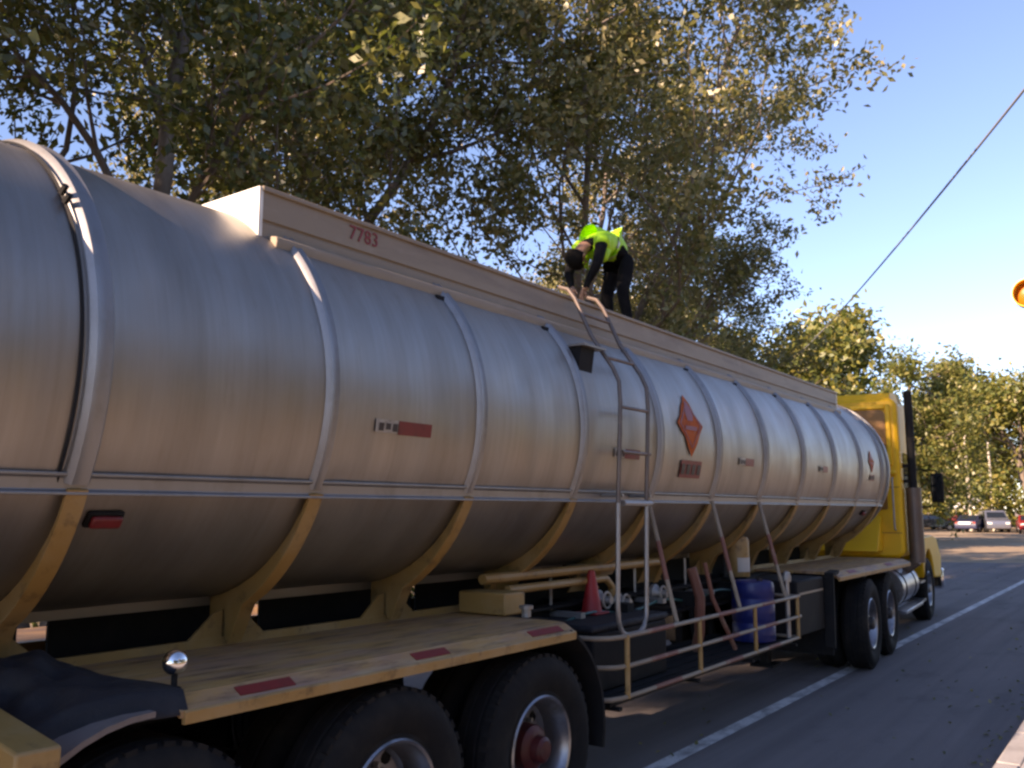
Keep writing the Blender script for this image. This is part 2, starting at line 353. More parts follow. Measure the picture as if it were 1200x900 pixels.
# decals that follow the shell
def shell_poly(poly, yc, zc, off=.006):
    """poly in (y,z-arc) metres about the centre, laid on the shell as a subdivided patch"""
    b = MB(); a0 = math.asin((zc-ZC)/RT)
    bm = bmesh.new(); vs = [bm.verts.new((p[0], p[1], 0)) for p in poly]; bm.faces.new(vs)
    bmesh.ops.triangulate(bm, faces=bm.faces[:])
    bmesh.ops.subdivide_edges(bm, edges=bm.edges[:], cuts=3, use_grid_fill=True)
    bm.verts.index_update()
    b.add([tp(yc+v.co.x, a0+v.co.y/RT, RT+off) for v in bm.verts], [[v.index for v in f.verts] for f in bm.faces]); bm.free(); return b
def rect(y0, y1, z0, z1): return [(y0, z0), (y1, z0), (y1, z1), (y0, z1)]
for k, (y, z, f) in enumerate(((3.38, 2.27, 1.0), (5.77, 2.26, .9), (8.09, 2.30, .85), (10.45, 2.32, .7))):
    tpe = shell_poly(rect(-.045*f, .21*f, -.035, .035), y, z).build('red_tape', M['darkred'], TR)
    shell_poly(rect(-.21*f, -.05*f, -.03, .035), y, z).build('white_tape', M['tapegrey'], tpe)
    for j in range(3):
        shell_poly(rect(-.19*f+j*.05*f, -.155*f+j*.05*f, -.022+.008*(j % 2), .018), y, z, .009).build('tape_print', M['ink'], tpe)
def placard(y, z, s):
    d = .27*s
    rj = random.Random(6); out = []
    for q in range(4):
        c4 = [(0, -d), (d*.92, 0), (0, d), (-d*.92, 0)]; p0, p1 = c4[q], c4[(q+1) % 4]
        for t in (0, .22, .45, .7): k_ = 1+(rj.uniform(-.16, .05) if t else 0); out.append(((p0[0]+(p1[0]-p0[0])*t)*k_, (p0[1]+(p1[1]-p0[1])*t)*k_))
    o = shell_poly(out, y, z).build('hazard_placard', M['orange'], TR)
    e = .205*s; f = .185*s
    for sg in ((1, 1), (1, -1), (-1, 1), (-1, -1)):
        shell_poly([(0, sg[1]*e), (sg[0]*e, 0), (sg[0]*f, 0), (0, sg[1]*f)], y, z, .010).build('placard_border', M['white'] if s > 9 else M['red'], o)
    fl = [(-.05, .03), (.05, .03), (.075, .08), (.05, .13), (.035, .10), (.02, .17), (-.01, .21), (-.02, .14), (-.05, .16), (-.07, .09)]
    shell_poly([(a*s, c*s) for a, c in fl], y, z, .010).build('flame_symbol', M['red'], o)
    shell_poly(rect(-.11*s, .11*s, -.05*s, -.015*s), y, z, .010).build('placard_bar', M['red'], o)
    p = shell_poly(rect(-.2*s, .2*s, -.085*s, .06*s), y+.02, z-.36*s).build('text_panel', M['darkred'], TR)
    for q in (-.15, -.05, .05, .15):
        shell_poly(rect((q-.035)*s, (q+.03)*s, -.055*s, .03*s), y+.02, z-.36*s, .010).build('panel_digit', M['ink'], p)
placard(6.86, 2.56, 1.0); placard(12.55, 2.50, .58)
# red marker lamp under the rail
for (y, a) in ((1.885, -36), (12.7, -36)):
    n = Vector((math.cos(R(a)), 0, math.sin(R(a)))); c = Vector(tp(y, R(a), RT+.02)); q = n.to_track_quat('Z', 'Y')
    m3 = Matrix((Vector((0, 1, 0)), n.cross(Vector((0, 1, 0))), n)).transposed()
    b = MB(); b.obox(c-n*.012, (.15, .075, .02), m3); lb = b.build('marker_lamp', M['black'], TR, bevel=.01)
    b = MB(); b.obox(c+n*.008, (.125, .052, .026), m3); b.build('lens', M['darkred'], lb, bevel=.01)
# cradles: curved yellow supports under each band, both sides
def cradle(y, s, big=1.0):
    pts = []
    for i in range(9):
        t = i/8; a = R(-28)+(R(-66)-R(-28))*t; r = RT+.03+.07*t*big
        p = tp(0, a, r); pts.append((XC+s*(p[0]-XC), p[2]))
    pts.append((XC+s*(-3.80-XC), 1.205))
    inn = []
    for i in range(9):
        t = i/8; a = R(-28)+(R(-80)-R(-28))*t; p = tp(0, a, RT+.004); inn.append((XC+s*(p[0]-XC), p[2]))
    web = MB(); web.prism(pts+[(XC+s*(-3.98-XC), 1.205)]+inn[::-1], 'y', y-.018, y+.018)
    o = web.build('cradle', M['yellow'], TR, smooth=20)
    fl = MB(); P = [Vector((p[0], 0, p[1])) for p in pts]
    def f(u, v):
        i = min(int(v*9+1e-6), 8); t = v*9-i; p = P[i].lerp(P[i+1], t); d = (P[i+1]-P[i]).normalized(); n = Vector((d.z, 0, -d.x))*(1 if s > 0 else -1)
        if n.x*s < 0: n = -n
        return (p.x+n.x*.01, y+(u-.5)*.08, p.z+n.z*.01), (n.x, 0, n.z)
    fl.sheet(f, 1, 9, .014); fl.build('cradle_flange', M['yellow'], o, smooth=40)
    b = MB(); x = XC+s*(-3.86-XC)
    b.prism([(y-.24, 1.21), (y-.035, 1.21), (y-.035, 1.36), (y-.09, 1.34)], 'x', x-.008, x+.008); b.build('gusset', M['yellow'], o)
    b = MB(); b.prism([(y+.035, 1.21), (y+.24, 1.21), (y+.09, 1.34), (y+.035, 1.36)], 'x', x-.008, x+.008); b.build('gusset', M['yellow'], o)
for y in YB[:]+[0.55]:
    for s in (1, -1): cradle(y, s)
# chassis
for s in (1, -1):
    x = XC+s*.44
    b = MB(); b.prism([(x-.07, .93), (x+.07, .93), (x+.07, .95), (x+.01, .95), (x+.01, 1.14), (x+.07, 1.14), (x+.07, 1.158), (x-.07, 1.158), (x-.07, 1.14), (x-.01, 1.14), (x-.01, .95), (x-.07, .95)], 'y', -.2, 13.2)
    b.build('chassis_rail', M['black'], TR)
    xx = XC+s*(-3.86-XC)
    b = MB(); b.box((xx-.012, 1.10, 1.06), (xx+.012, 4.98, 1.225)); b.build('deck_stringer', M['yellow'], TR)
    b = MB(); b.box((xx-.012, 9.6, 1.06), (xx+.012, 13.3, 1.225)); b.build('deck_stringer', M['yellow'], TR)
for y in (1.3, 2.5, 3.7, 5.0, 6.2, 7.4, 8.6, 9.8, 11, 12.2, 13.0):
    b = MB(); b.box((XC-.78, y-.05, 1.02), (XC+.78, y+.05, 1.14)); b.build('cross_member', M['black'], TR)
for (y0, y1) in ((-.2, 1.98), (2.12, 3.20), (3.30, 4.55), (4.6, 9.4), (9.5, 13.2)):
    b = MB(); b.box((XC-.01, y0, 1.0), (XC+.01, y1, 1.42)); b.build('gap_blocker', M['black'], TR)  # added black sheet: blocks view and light from the far side, gaps let spots through
# decks (fenders) over the axles with chamfered edge and reflectors
def deck(y0, y1, s, refl):
    def sx(x): return XC+s*(x-XC)
    b = MB()
    prof = [(-3.845, 1.185), (-3.05, 1.185), (-2.985, 1.18), (-2.905, 1.135), (-2.900, 1.115), (-2.915, 1.11), (-2.99, 1.155), (-3.845, 1.165)]
    b.prism([(sx(p[0]), p[1]) for p in prof], 'y', y0, y1); d = b.build('fender_deck', M['deck'], TR, smooth=0)
    b = MB(); b.prism([(sx(-2.912), 1.09), (sx(-2.895), 1.09), (sx(-2.891), 1.132), (sx(-2.90), 1.14), (sx(-2.912), 1.128)], 'y', y0+.01, y1-.01); b.build('edge_trim', M['yellow'], d)
    if s > 0:
        for (ry0, ry1) in refl:
            b = MB(); q = Vector((.0454, 0, .08)).normalized()
            def f(u, v): 
                t = .22+.55*u; p = Vector((-2.985, 0, 1.18)).lerp(Vector((-2.905, 0, 1.135)), t)+Vector((.49, 0, .87))*.004
                return (p.x, ry0+(ry1-ry0)*v, p.z), (.49, 0, .87)
            b.sheet(f, 1, 1, .006); b.build('reflector', M['red'], d)
    return d
for s in (1, -1):
    deck(1.98, 4.64, s, ((2.25, 2.52), (3.25, 3.50), (4.22, 4.54)))
    deck(10.0, 13.35, s, ((10.5, 10.8), (12.2, 12.5)))
# quarter mudguards
def guard(yc, zc, r, a0, a1, x0, x1, m, name='mudguard'):
    b = MB()
    def f(u, v):
        a = R(a0+(a1-a0)*u); n = (0, math.cos(a), math.sin(a)); return (x0+(x1-x0)*v, yc+r*n[1], zc+r*n[2]), n
    b.sheet(f, 10, 1, .02); return b.build(name, m, TR, smooth=40)
for s in (1, -1):
    def sx(x): return XC+s*(x-XC)
    guard(4.34, .56, .64, 66, -14, sx(-3.72), sx(-2.905), M['black'])
    guard(1.86, .56, .595, 88, 175, sx(-3.72), sx(-2.905), M['greyfender'])
    b = MB(); b.box((sx(-3.66), 9.78, .34), (sx(-2.93), 9.80, 1.14)); b.build('mudflap', M['rubber'], TR)
    b = MB(); b.prism([(9.82, 1.16), (9.98, 1.17), (10.02, 1.19), (10.02, 1.21), (9.80, 1.19), (9.74, .42), (9.78, .42)], 'x', sx(-3.0), sx(-2.90)); b.build('mudguard', M['black'], TR)
# ball lamp on the deck
b = MB(); b.lathe([(.026, 0), (.026, .006), (.012, .012), (.012, .05)], (-3.06, 1.99+.06, 1.186), 'z', 12); bl = b.build('lamp_stalk', M['black'], TR)
b = MB(); b.lathe([(max(.048*math.sin(math.pi*q/12), .001), .048-.048*math.cos(math.pi*q/12)) for q in range(13)], (-3.06, 2.05, 1.235), 'z', 24); b.build('chrome_ball', M['chrome'], bl, smooth=80)
# rear bumper beam
b = MB(); b.prism([(-2.80, 1.06), (-2.80, 1.135), (-3.75, 1.275), (-3.75, 1.20)], 'y', 1.36, 1.50); b.build('rear_beam', M['yellow'], TR, bevel=.01)
# yellow box on the front of the deck
b = MB(); b.box((-3.78, 4.60, 1.19), (-3.40, 4.82, 1.33)); bx_ = b.build('valve_box', M['yellow'], TR, bevel=.012)
b = MB(); b.lathe([(.03, 0), (.03, .05), (.045, .05), (.045, .07), (.001, .075)], (-3.28, 4.66, 1.19), 'z', 10); b.build('filler_cap', M['steel'], bx_)

# wheels -------------------------------------------------------------------
def make_wheel(hubmat, dual=True):
    """wheel whose outer face looks along +x, axle centre at the origin"""
    o = thing('wheel', None, None)
    b = MB(); T = .52
    prof = [(.295, 0), (.315, -.004), (.36, .018), (.42, .03), (.468, .018), (.50, -.01), (.515, -.03), (.52, -.06), (.513, -.075), (.513, -.085), (.52, -.09), (.52, -.14), (.513, -.145), (.513, -.155), (.52, -.16), (.52, -.21), (.50, -.24), (.46, -.268), (.36, -.258), (.295, -.24)]
    b.lathe(prof, (0, 0, 0), 'x', 48, cap=False)
    for i in range(44):
        a = 2*math.pi*i/44
        m3 = Matrix.Rotation(a, 3, 'X'); b.obox(m3@Vector((-.032, 0, .508)), (.045, .045, .02), m3)
    if dual: b.lathe([(p[0], p[1]-.33) for p in prof], (0, 0, 0), 'x', 40, cap=False)
    b.build('tyre', M['rubber'], o, smooth=30)
    b = MB(); b.lathe([(.297, -.004), (.285, .008), (.272, .002), (.262, -.03), (.25, -.05), (.243, -.15), (.225, -.175), (.16, -.182), (.13, -.16), (.10, -.155), (.001, -.155)], (0, 0, 0), 'x', 40, cap=False)
    rim = b.build('rim', M['rim'], o, smooth=30)
    for i in range(8):
        a = 2*math.pi*(i+.5)/8
        b = MB(); b.lathe([(.032, 0), (.032, .006), (.001, .007)], (-.180, .205*math.cos(a), .205*math.sin(a)), 'x', 10); b.build('hand_hole', M['black'], rim)
    b = MB(); b.lathe([(.13, -.165), (.125, -.06), (.10, -.04), (.075, -.035), (.07, .01), (.05, .025), (.001, .028)], (0, 0, 0), 'x', 20, cap=False)
    hb = b.build('hub', hubmat, o, smooth=30)
    for i in range(10):
        a = 2*math.pi*i/10
        b = MB(); b.tube([(-.17, .155*math.cos(a), .155*math.sin(a)), (-.135, .155*math.cos(a), .155*math.sin(a))], .014, 6); b.build('lug_nut', M['steel'], hb)
    return o
W1 = make_wheel(M['redhub']); W2 = make_wheel(M['hub'])
def put_wheel(src, parent, x, y, z=.52, side=1, spin=0):
    c = copy_tree(src); c.parent = parent
    for k in ('label', 'category', 'group'):
        if k in c: del c[k]
    c.location = Vector((x, y, z))-org(parent)
    c.rotation_euler = (spin, 0, 0 if side > 0 else math.pi)
    return c
for i, y in enumerate((4.32, 3.12, 1.9)):
    for s in (1, -1):
        put_wheel(W1 if i == 0 else W2, TR, XC+s*(-2.93-XC), y, .52, s, .3+i)
    b = MB(); b.tube([(XC-.9, y, .52), (XC+.9, y, .52)], .07, 12); b.build('axle', M['black'], TR)
    for s in (1, -1):
        b = MB()
        for k in range(4): b.tube([(XC+s*.5, y-.5+.06*k, .66+.025*k), (XC+s*.5, y, .60+.03*k), (XC+s*.5, y+.5-.06*k, .66+.025*k)], .022, 4)
        b.build('leaf_spring', M['black'], TR)
# ladder -------------------------------------------------------------------
LY = (5.53, 5.95)
pts = lambda y: [(p[0], p[1]-.07*max(0, min(1, (2.76-p[2])/.86)), p[2]) for p in _pts(y)]
_pts = lambda y: [(-3.58, y, 3.53), (-3.50, y, 3.50), (-3.44, y, 3.42), (-3.30, y, 3.12), (-3.12, y, 2.86), (-3.075, y, 2.76), (-3.06, y, 2.6), (-3.06, y, 1.9)]
b = MB(); 
_l = (LY[0]-.1, LY[1]-.1)
P = pts(LY[0])+[(-3.06, _l[0], 1.2), (-3.06, _l[0]+.01, 1.10), (-3.06, _l[0]+.05, 1.03), (-3.06, _l[0]+.12, 1.0), (-3.06, _l[1]-.12, 1.0), (-3.06, _l[1]-.05, 1.03), (-3.06, _l[1]-.01, 1.10), (-3.06, _l[1], 1.2)]+pts(LY[1])[::-1]
LAD = None
b.tube(P[:8], .016, 8); LAD = b.build('ladder', M['dirtysteel'], TR)
b = MB(); b.tube(P[-8:], .016, 8); b.build('stile', M['dirtysteel'], LAD)
b = MB(); b.tube(P[7:-7], .017, 8); b.build('stile', M['steel'], LAD)
for z in (3.30, 2.95, 2.58, 2.26, 1.90):
    x = {3.30: -3.385, 2.95: -3.18}.get(z, -3.06)
    b = MB(); b.tube([(x, LY[0], z), (x, LY[1], z)], .013 if z > 1.95 else .022, 8); b.build('rung', M['dirtysteel'] if z > 1.95 else M['steel'], LAD)
b = MB(); b.prism([(-3.38, 2.98), (-3.20, 2.99), (-3.20, 2.97), (-3.235, 2.74)], 'y', 5.22, 5.40); b.build('step_bracket', M['black'], TR)
b = MB(); b.box((-3.36, 5.20, 2.99), (-3.16, 5.50, 3.005)); b.build('step_plate', M['dull'], TR)
for y in LY:
    b = MB(); b.tube([(-3.06, y, 1.955), (-3.24, y, 1.955)], .014, 6); b.build('standoff', M['steel'], LAD)
# side railing -------------------------------------------------------------
RL = None
for z, (ya, yb) in ((1.035, (5.05, 8.68)), (.845, (5.12, 8.70)), (.655, (5.05, 8.64))):
    b = MB(); b.tube([(-3.45, ya-.05, z), (-3.15, ya-.04, z), (-3.02, ya-.01, z), (-2.94, ya+.06, z), (-2.91, ya+.16, z), (-2.905, ya+.4, z)]+[(-2.905, y, z) for y in np.arange(ya+.8, yb-.05, .4)]+[(-2.905, yb, z)], .016, 8)
    o = b.build('railing' if RL is None else 'rail', M['dam'], TR if RL is None else RL)
    if RL is None: RL = o
    for (y0, y1) in ((5.55, 5.95), (6.75, 7.1), (7.7, 8.0)):
        b = MB(); b.tube([(-2.905, y0+.3*(1-z), z), (-2.905, y1+.3*(1-z), z)], .0175, 8); b.build('red_band', M['brown'], RL)
for y in (5.27, 6.40, 7.53, 8.62):
    b = MB(); b.tube([(-2.905, y, .645), (-2.905, y, 1.045)], .018, 8); b.build('railing_post', M['yellow'], RL)
for z in (1.035, .655):
    b = MB(); b.tube([(-2.905, 8.66, z), (-3.5, 8.66, z)], .016, 8); b.build('rail', M['dam'], RL)
for y in (6.1, 7.3, 8.42):
    b = MB(); b.tube([(-3.19, y+.06, 1.93), (-2.93, y-.03, 1.03)], .018, 8); b.build('hanger_strut', M['dam'], RL)
    b = MB(); b.tube([(-3.10, y+.03, 1.62), (-3.02, y+.0, 1.34)], .0195, 8); b.build('red_band', M['brown'], RL)
b = MB(); b.tube([(-2.955, 8.50, .66), (-2.955, 8.50, 1.20)], .022, 8); b.lathe([(.04, 0), (.045, .04), (.03, .09), (.001, .1)], (-2.955, 8.50, 1.18), 'z', 10); b.build('latch_post', M['steel'], RL)
# tray floor slats under the railing
for x in np.arange(-3.78, -2.95, .14):
    b = MB(); b.box((x, 5.15, .60), (x+.11, 8.62, .625)); b.build('tray_slat', M['black'], TR)
for y in (5.2, 6.4, 7.5, 8.6):
    b = MB(); b.box((-3.80, y-.02, .575), (-2.92, y+.02, .598)); b.build('tray_bearer', M['black'], TR)
    b = MB(); b.box((-3.80, y-.02, .598), (-3.76, y+.02, 1.0)); b.build('tray_hanger', M['black'], TR)
# pipework
b = MB(); b.tube([(-3.66, 4.7, 1.40), (-3.66, 7.3, 1.40)], .035, 10); pp = b.build('pipe', M['yellow'], TR)
b = MB(); b.tube([(-3.60, 4.9, 1.32), (-3.60, 6.2, 1.32), (-3.60, 6.3, 1.25), (-3.62, 6.3, .95)], .03, 10); b.build('pipe', M['yellow'], TR)
b = MB(); b.lathe([(.10, 0), (.24, .03), (.26, .07), (.26, .12)], (-3.95, 6.45, 1.30), 'z', 20); b.build('sump', M['dam'], TR)
for (y, z) in ((6.05, 1.22), (6.35, 1.18), (7.0, 1.2)):
    b = MB(); b.lathe([(.05, 0), (.075, .02), (.075, .05), (.05, .07), (.03, .12), (.03, .16)], (-3.62, y, z-.05), 'x', 14); v_ = b.build('valve', M['steel'], TR)
    b = MB(); b.tube([(-3.50, y+.06*math.cos(a), z-.05+.06*math.sin(a)) for a in np.linspace(0, 2*math.pi, 14, endpoint=False)], .01, 6, closed=True); b.build('valve_wheel', M['tapegrey'], v_)
b = MB(); b.tube([(-3.4, 7.35, 1.35), (-3.34, 7.38, 1.1), (-3.36, 7.4, .8), (-3.42, 7.45, .64)], .045, 10); b.build('hose', M['brown'], TR)
b = MB(); b.tube([(-3.25, 7.30, 1.40), (-3.20, 7.33, 1.1), (-3.1, 7.55, .66)], .02, 8); b.build('hose', M['brown'], TR)
for k, (x, z) in enumerate(((-3.50, 1.10), (-3.54, 1.06), (-3.47, 1.02))):
    b = MB(); b.tube([(x, y, z-.05*math.sin((y+k*.3)*2.7)**2) for y in np.linspace(4.9, 9.6, 40)], .011, 6); b.build('brake_line', M['black'] if k else M['teal'], TR)
for y in (5.6, 6.9, 7.9):
    b = MB(); b.tube([(-3.72, y, 1.4), (-3.72, y, 1.12)], .012, 6); b.box((-3.76, y-.03, 1.08), (-3.44, y+.03, 1.12)); b.build('line_clip', M['steel'], TR)
# landing legs + dark tool box
for s in (1, -1):
    x = XC+s*.72
    b = MB(); b.box((x-.06, 9.1, .45), (x+.06, 9.22, 1.15)); b.box((x-.045, 9.115, .30), (x+.045, 9.205, .45)); b.box((x-.12, 9.04, .27), (x+.12, 9.28, .30)); b.build('landing_leg', M['black'], TR)
b = MB(); b.box((-3.55, 8.85, .62), (-2.98, 9.70, 1.16)); tb = b.build('tool_box', M['black'], TR, bevel=.02)
b = MB(); b.box((-2.978, 8.9, 1.02), (-2.970, 9.65, 1.04)); b.build('box_trim', M['dull'], tb)
# yellow cylinder holder
b = MB(); b.lathe([(.10, 0), (.105, .01), (.105, .36), (.09, .39), (.03, .41), (.03, .44), (.001, .445)], (-3.52, 8.74, 1.19), 'z', 18); ex = b.build('extinguisher_case', M['yellow'], TR)
b = MB()
b.grid(lambda u, v: (-3.52+.107*math.cos(R(-75+90*u)), 8.74+.107*math.sin(R(-75+90*u)), 1.24+.14*v), 8, 1); b.build('case_label', M['pale'], ex)
b = MB(); b.box((-3.66, 8.62, 1.165), (-3.40, 8.86, 1.188)); b.box((-3.68, 8.70, 1.0), (-3.66, 8.78, 1.6)); b.build('case_bracket', M['black'], TR)

# ------------------------------------------------------------------ loads in the tray and on the deck
D0 = (-3.24, 8.36, .626)
dr = thing('plastic_drum', 'blue plastic drum standing in the tanker side railing tray', 'drum', D0)
b = MB()
b.lathe([(.17, 0), (.195, .01), (.20, .05), (.20, .16), (.193, .17), (.193, .19), (.20, .20), (.20, .38), (.193, .39), (.193, .41), (.20, .42), (.20, .51), (.188, .55), (.165, .56)], D0, 'z', 28); b.build('drum_body', M['blue'], dr, smooth=40)
b = MB(); b.lathe([(.16, .562), (.16, .548), (.001, .548)], D0, 'z', 24, cap=False); b.build('drum_lid', M['blue'], dr)
b = MB(); b.lathe([(.028, .55), (.028, .585), (.001, .588)], (D0[0]+.08, D0[1]-.02, D0[2]), 'z', 10, cap=False); b.build('bung', M['ink'], dr)
bn = thing('tool_chest', 'black tool chest under the red cone behind the ladder', 'tool chest', (-3.45, 5.85, .626))
b = MB(); b.box((-3.74, 5.30, .627), (-3.18, 6.40, 1.02)); b.build('chest_body', M['black'], bn, bevel=.015)
b = MB(); b.box((-3.75, 5.28, 1.022), (-3.17, 6.42, 1.075)); b.build('chest_lid', M['tarp'], bn, bevel=.02)
cn = thing('traffic_cone', 'small red traffic cone standing on the black tool chest', 'cone', (-3.56, 5.92, 1.076))
b = MB(); b.box((-3.66, 5.82, 1.076), (-3.46, 6.02, 1.094)); b.build('cone_base', M['cone'], cn, bevel=.008)
b = MB(); b.lathe([(.082, 0), (.078, .008), (.026, .30), (.02, .305), (.018, .29)], (-3.56, 5.92, 1.094), 'z', 20, cap=False); b.build('cone_body', M['cone'], cn)
# tarpaulin draped over the rear of the deck
tr = MB(); rr = random.Random(3)
def tarp(u, v):
    y = 1.24+.78*u; x = -3.80+(.74+.17*u*u)*v
    yy = y-1.86
    z = .56+math.sqrt(max(.628**2-min(abs(yy), .61)**2, 0)) if yy < 0 else 1.19
    bul = math.sin(math.pi*min(1, u*1.02))*math.sin(math.pi*min(1, .15+v*.85))
    rid = lambda a: 1-abs(math.sin(a))
    fold = .030*rid(4.3*v+2.2*u+.6)+.022*rid(9*u-3*v)+.014*rid(13*v+5*u+1)+.008*math.sin(31*u+17*v)+.006*math.sin(27*v-22*u)
    z += .012+bul*(.03+fold*1.6)+.05*math.exp(-((u-.62)/.2)**2-((v-.22)/.3)**2)
    y += .02*math.sin(9*v+1)*(u-.5)*2; x += .02*math.sin(8*u+2)*v
    if v > .94: z -= (v-.94)*1.2
    return (x, y, z), (0, 0, 1)
tr.sheet(tarp, 60, 50, .008)
tr.build('tarpaulin', M['tarp'], smooth=60, label='crumpled dark tarpaulin draped over the rear mudguard of the trailer', cat='tarpaulin')

# ------------------------------------------------------------------ tractor
TC = thing('tractor_truck', 'yellow sleeper cab tractor truck coupled ahead of the tank', 'truck', (XC, 11.8, 0))
def txx(s, x): return XC+s*(x-XC)
# chassis and fifth wheel
for s in (1, -1):
    x = txx(s, -3.72); b = MB(); b.box((x-.05, 10.5, .72), (x+.05, 18.2, .95)); b.build('frame_rail', M['black'], TC)
b = MB(); b.lathe([(.45, 0), (.45, .05)], (XC, 11.8, .955), 'z', 24); b.build('fifth_wheel', M['black'], TC)
for i, y in enumerate((11.2, 12.44)):
    for s in (1, -1): put_wheel(W2, TC, txx(s, -2.95), y, .52, s, i)
    b = MB(); b.tube([(XC-.9, y, .52), (XC+.9, y, .52)], .09, 12); b.lathe([(.05, -.16), (.2, -.08), (.2, .08), (.05, .16)], (XC, y, .52), 'y', 16); b.build('axle', M['black'], TC)
FW = make_wheel(M['steel'], False)
for s in (1, -1): put_wheel(FW, TC, txx(s, -3.02), 16.75, .52, s, .4)
b = MB(); b.tube([(XC-.9, 16.75, .5), (XC+.9, 16.75, .5)], .06, 10); b.build('axle', M['black'], TC)
# sleeper cab shell (rounded box), rear window panel
def rounded(x0, x1, z0, z1, r, n=5):
    P = []
    for cx, cz, a0 in ((x1-r, z1-r, 0), (x0+r, z1-r, 90), (x0+r, z0+r, 180), (x1-r, z0+r, 270)):
        for k in range(n+1):
            a = R(a0+90*k/n); P.append((cx+r*math.cos(a), cz+r*math.sin(a)))
    return P
xl, xr_ = txx(-1, -3.06), -3.06
b = MB(); b.prism(rounded(xl, xr_, 1.12, 3.60, .13), 'y', 14.62, 16.0); cab = b.build('sleeper_cab', M['cabyellow'], TC, bevel=.05)
# rear face: raised frame round a recessed amber panel, lower panel, vent
def frame(x0, x1, z0, z1, wd, y0, y1, m, name, par):
    b = MB(); 
    b.box((x0, y0, z0), (x0+wd, y1, z1)); b.box((x1-wd, y0, z0), (x1, y1, z1)); b.box((x0+wd, y0, z0), (x1-wd, y1, z0+wd)); b.box((x0+wd, y0, z1-wd), (x1-wd, y1, z1)); return b.build(name, m, par, bevel=.02)
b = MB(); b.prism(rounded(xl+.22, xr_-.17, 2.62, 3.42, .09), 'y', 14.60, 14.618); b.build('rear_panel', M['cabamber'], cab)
frame(xl+.14, xr_-.09, 2.54, 3.50, .075, 14.57, 14.616, M['cabyellow'], 'panel_frame', cab)
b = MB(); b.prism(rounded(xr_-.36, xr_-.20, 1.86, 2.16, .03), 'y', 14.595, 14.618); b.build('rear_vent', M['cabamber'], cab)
b = MB(); b.box((xl+.2, 14.56, 2.40), (xr_-.05, 14.616, 2.46)); b.build('rear_beam', M['cabyellow'], cab, bevel=.015)
for z in (1.5, 2.2):
    b = MB(); b.box((xl+.02, 14.612, z), (xr_-.02, 14.6195, z+.012)); b.build('panel_joint', M['cabamber'], cab)
for x in np.arange(xl+.12, xr_-.05, .16):
    for z in (2.30, 3.545):
        b = MB(); b.lathe([(.010, 0), (.008, -.006), (.001, -.008)], (float(x), 14.62, z), 'y', 8, cap=False); b.build('rivet', M['cabyellow'], cab)
b = MB(); b.tube([(xr_-.10, 14.58, 1.55), (xr_-.10, 14.50, 1.57), (xr_-.10, 14.50, 2.33), (xr_-.10, 14.58, 2.35)], .014, 8); b.build('grab_rail', M['steel'], TC)
for k, (x, mm) in enumerate(((-3.9, 'red'), (-4.05, 'blue'), (-4.2, 'black'))):
    b = MB(); b.tube([(x+.035*math.cos(a), 13.75+.85*t, 1.62-.18*math.sin(math.pi*t)+.035*math.sin(a)) for t, a in ((q/60, q*.9) for q in range(61))], .008, 6); b.build('coupling_line', M[mm], TC)
# sloped lower fairing that catches the light
b = MB(); b.prism([(14.12, 1.23), (14.62, 1.23), (14.62, 1.78)], 'x', xl+.35, xr_-.30); b.build('lower_fairing', M['cabyellow'], TC, bevel=.02)
# roof fairing and cab front, hood, fenders
b = MB(); b.prism([(14.7, 3.60), (16.0, 3.60), (16.5, 3.05), (16.6, 2.98), (15.9, 3.66), (15.3, 3.74), (14.75, 3.70)], 'x', xl+.1, xr_-.1); b.build('roof_fairing', M['cabyellow'], TC, bevel=.04)
b = MB(); b.prism([(16.0, 1.12), (17.0, 1.12), (17.05, 2.05), (16.62, 2.92), (16.0, 3.0)], 'x', xl+.02, xr_-.02); cf_ = b.build('front_cab', M['cabyellow'], TC, bevel=.05)
b = MB(); b.prism([(17.062, 2.10), (16.65, 2.86), (16.62, 2.85), (17.03, 2.09)], 'x', xl+.14, xr_-.14); b.build('windscreen', M['glass'], cf_)
for s in (1, -1):
    x = txx(s, -3.075)
    b = MB(); b.prism([(16.1, 2.0), (16.92, 2.0), (16.58, 2.78), (16.1, 2.82)], 'x', x-.004, x+.008); b.build('side_window', M['glass'], cf_)
    b = MB(); b.box((x-.002, 16.15, 1.62), (x+.03, 16.28, 1.66)); b.build('door_handle', M['chrome'], cf_)
    b = MB(); b.prism(rounded(14.95, 15.6, 2.2, 2.75, .07), 'x', txx(s, -3.064), txx(s, -3.05)); b.build('sleeper_window', M['glass'], cab)
b = MB(); b.prism([(17.0, 1.0), (18.35, .85), (18.45, 1.45), (18.25, 1.68), (17.0, 1.98)], 'x', XC-.62, XC+.62); hd = b.build('hood', M['cabyellow'], TC, bevel=.08)
b = MB(); b.box((XC-.45, 18.38, .9), (XC+.45, 18.47, 1.45)); gr = b.build('grille', M['chrome'], hd, bevel=.01)
for i in range(7): 
    b = MB(); b.box((XC-.42, 18.472, .94+i*.07), (XC+.42, 18.485, .97+i*.07)); b.build('grille_slat', M['black'], gr)
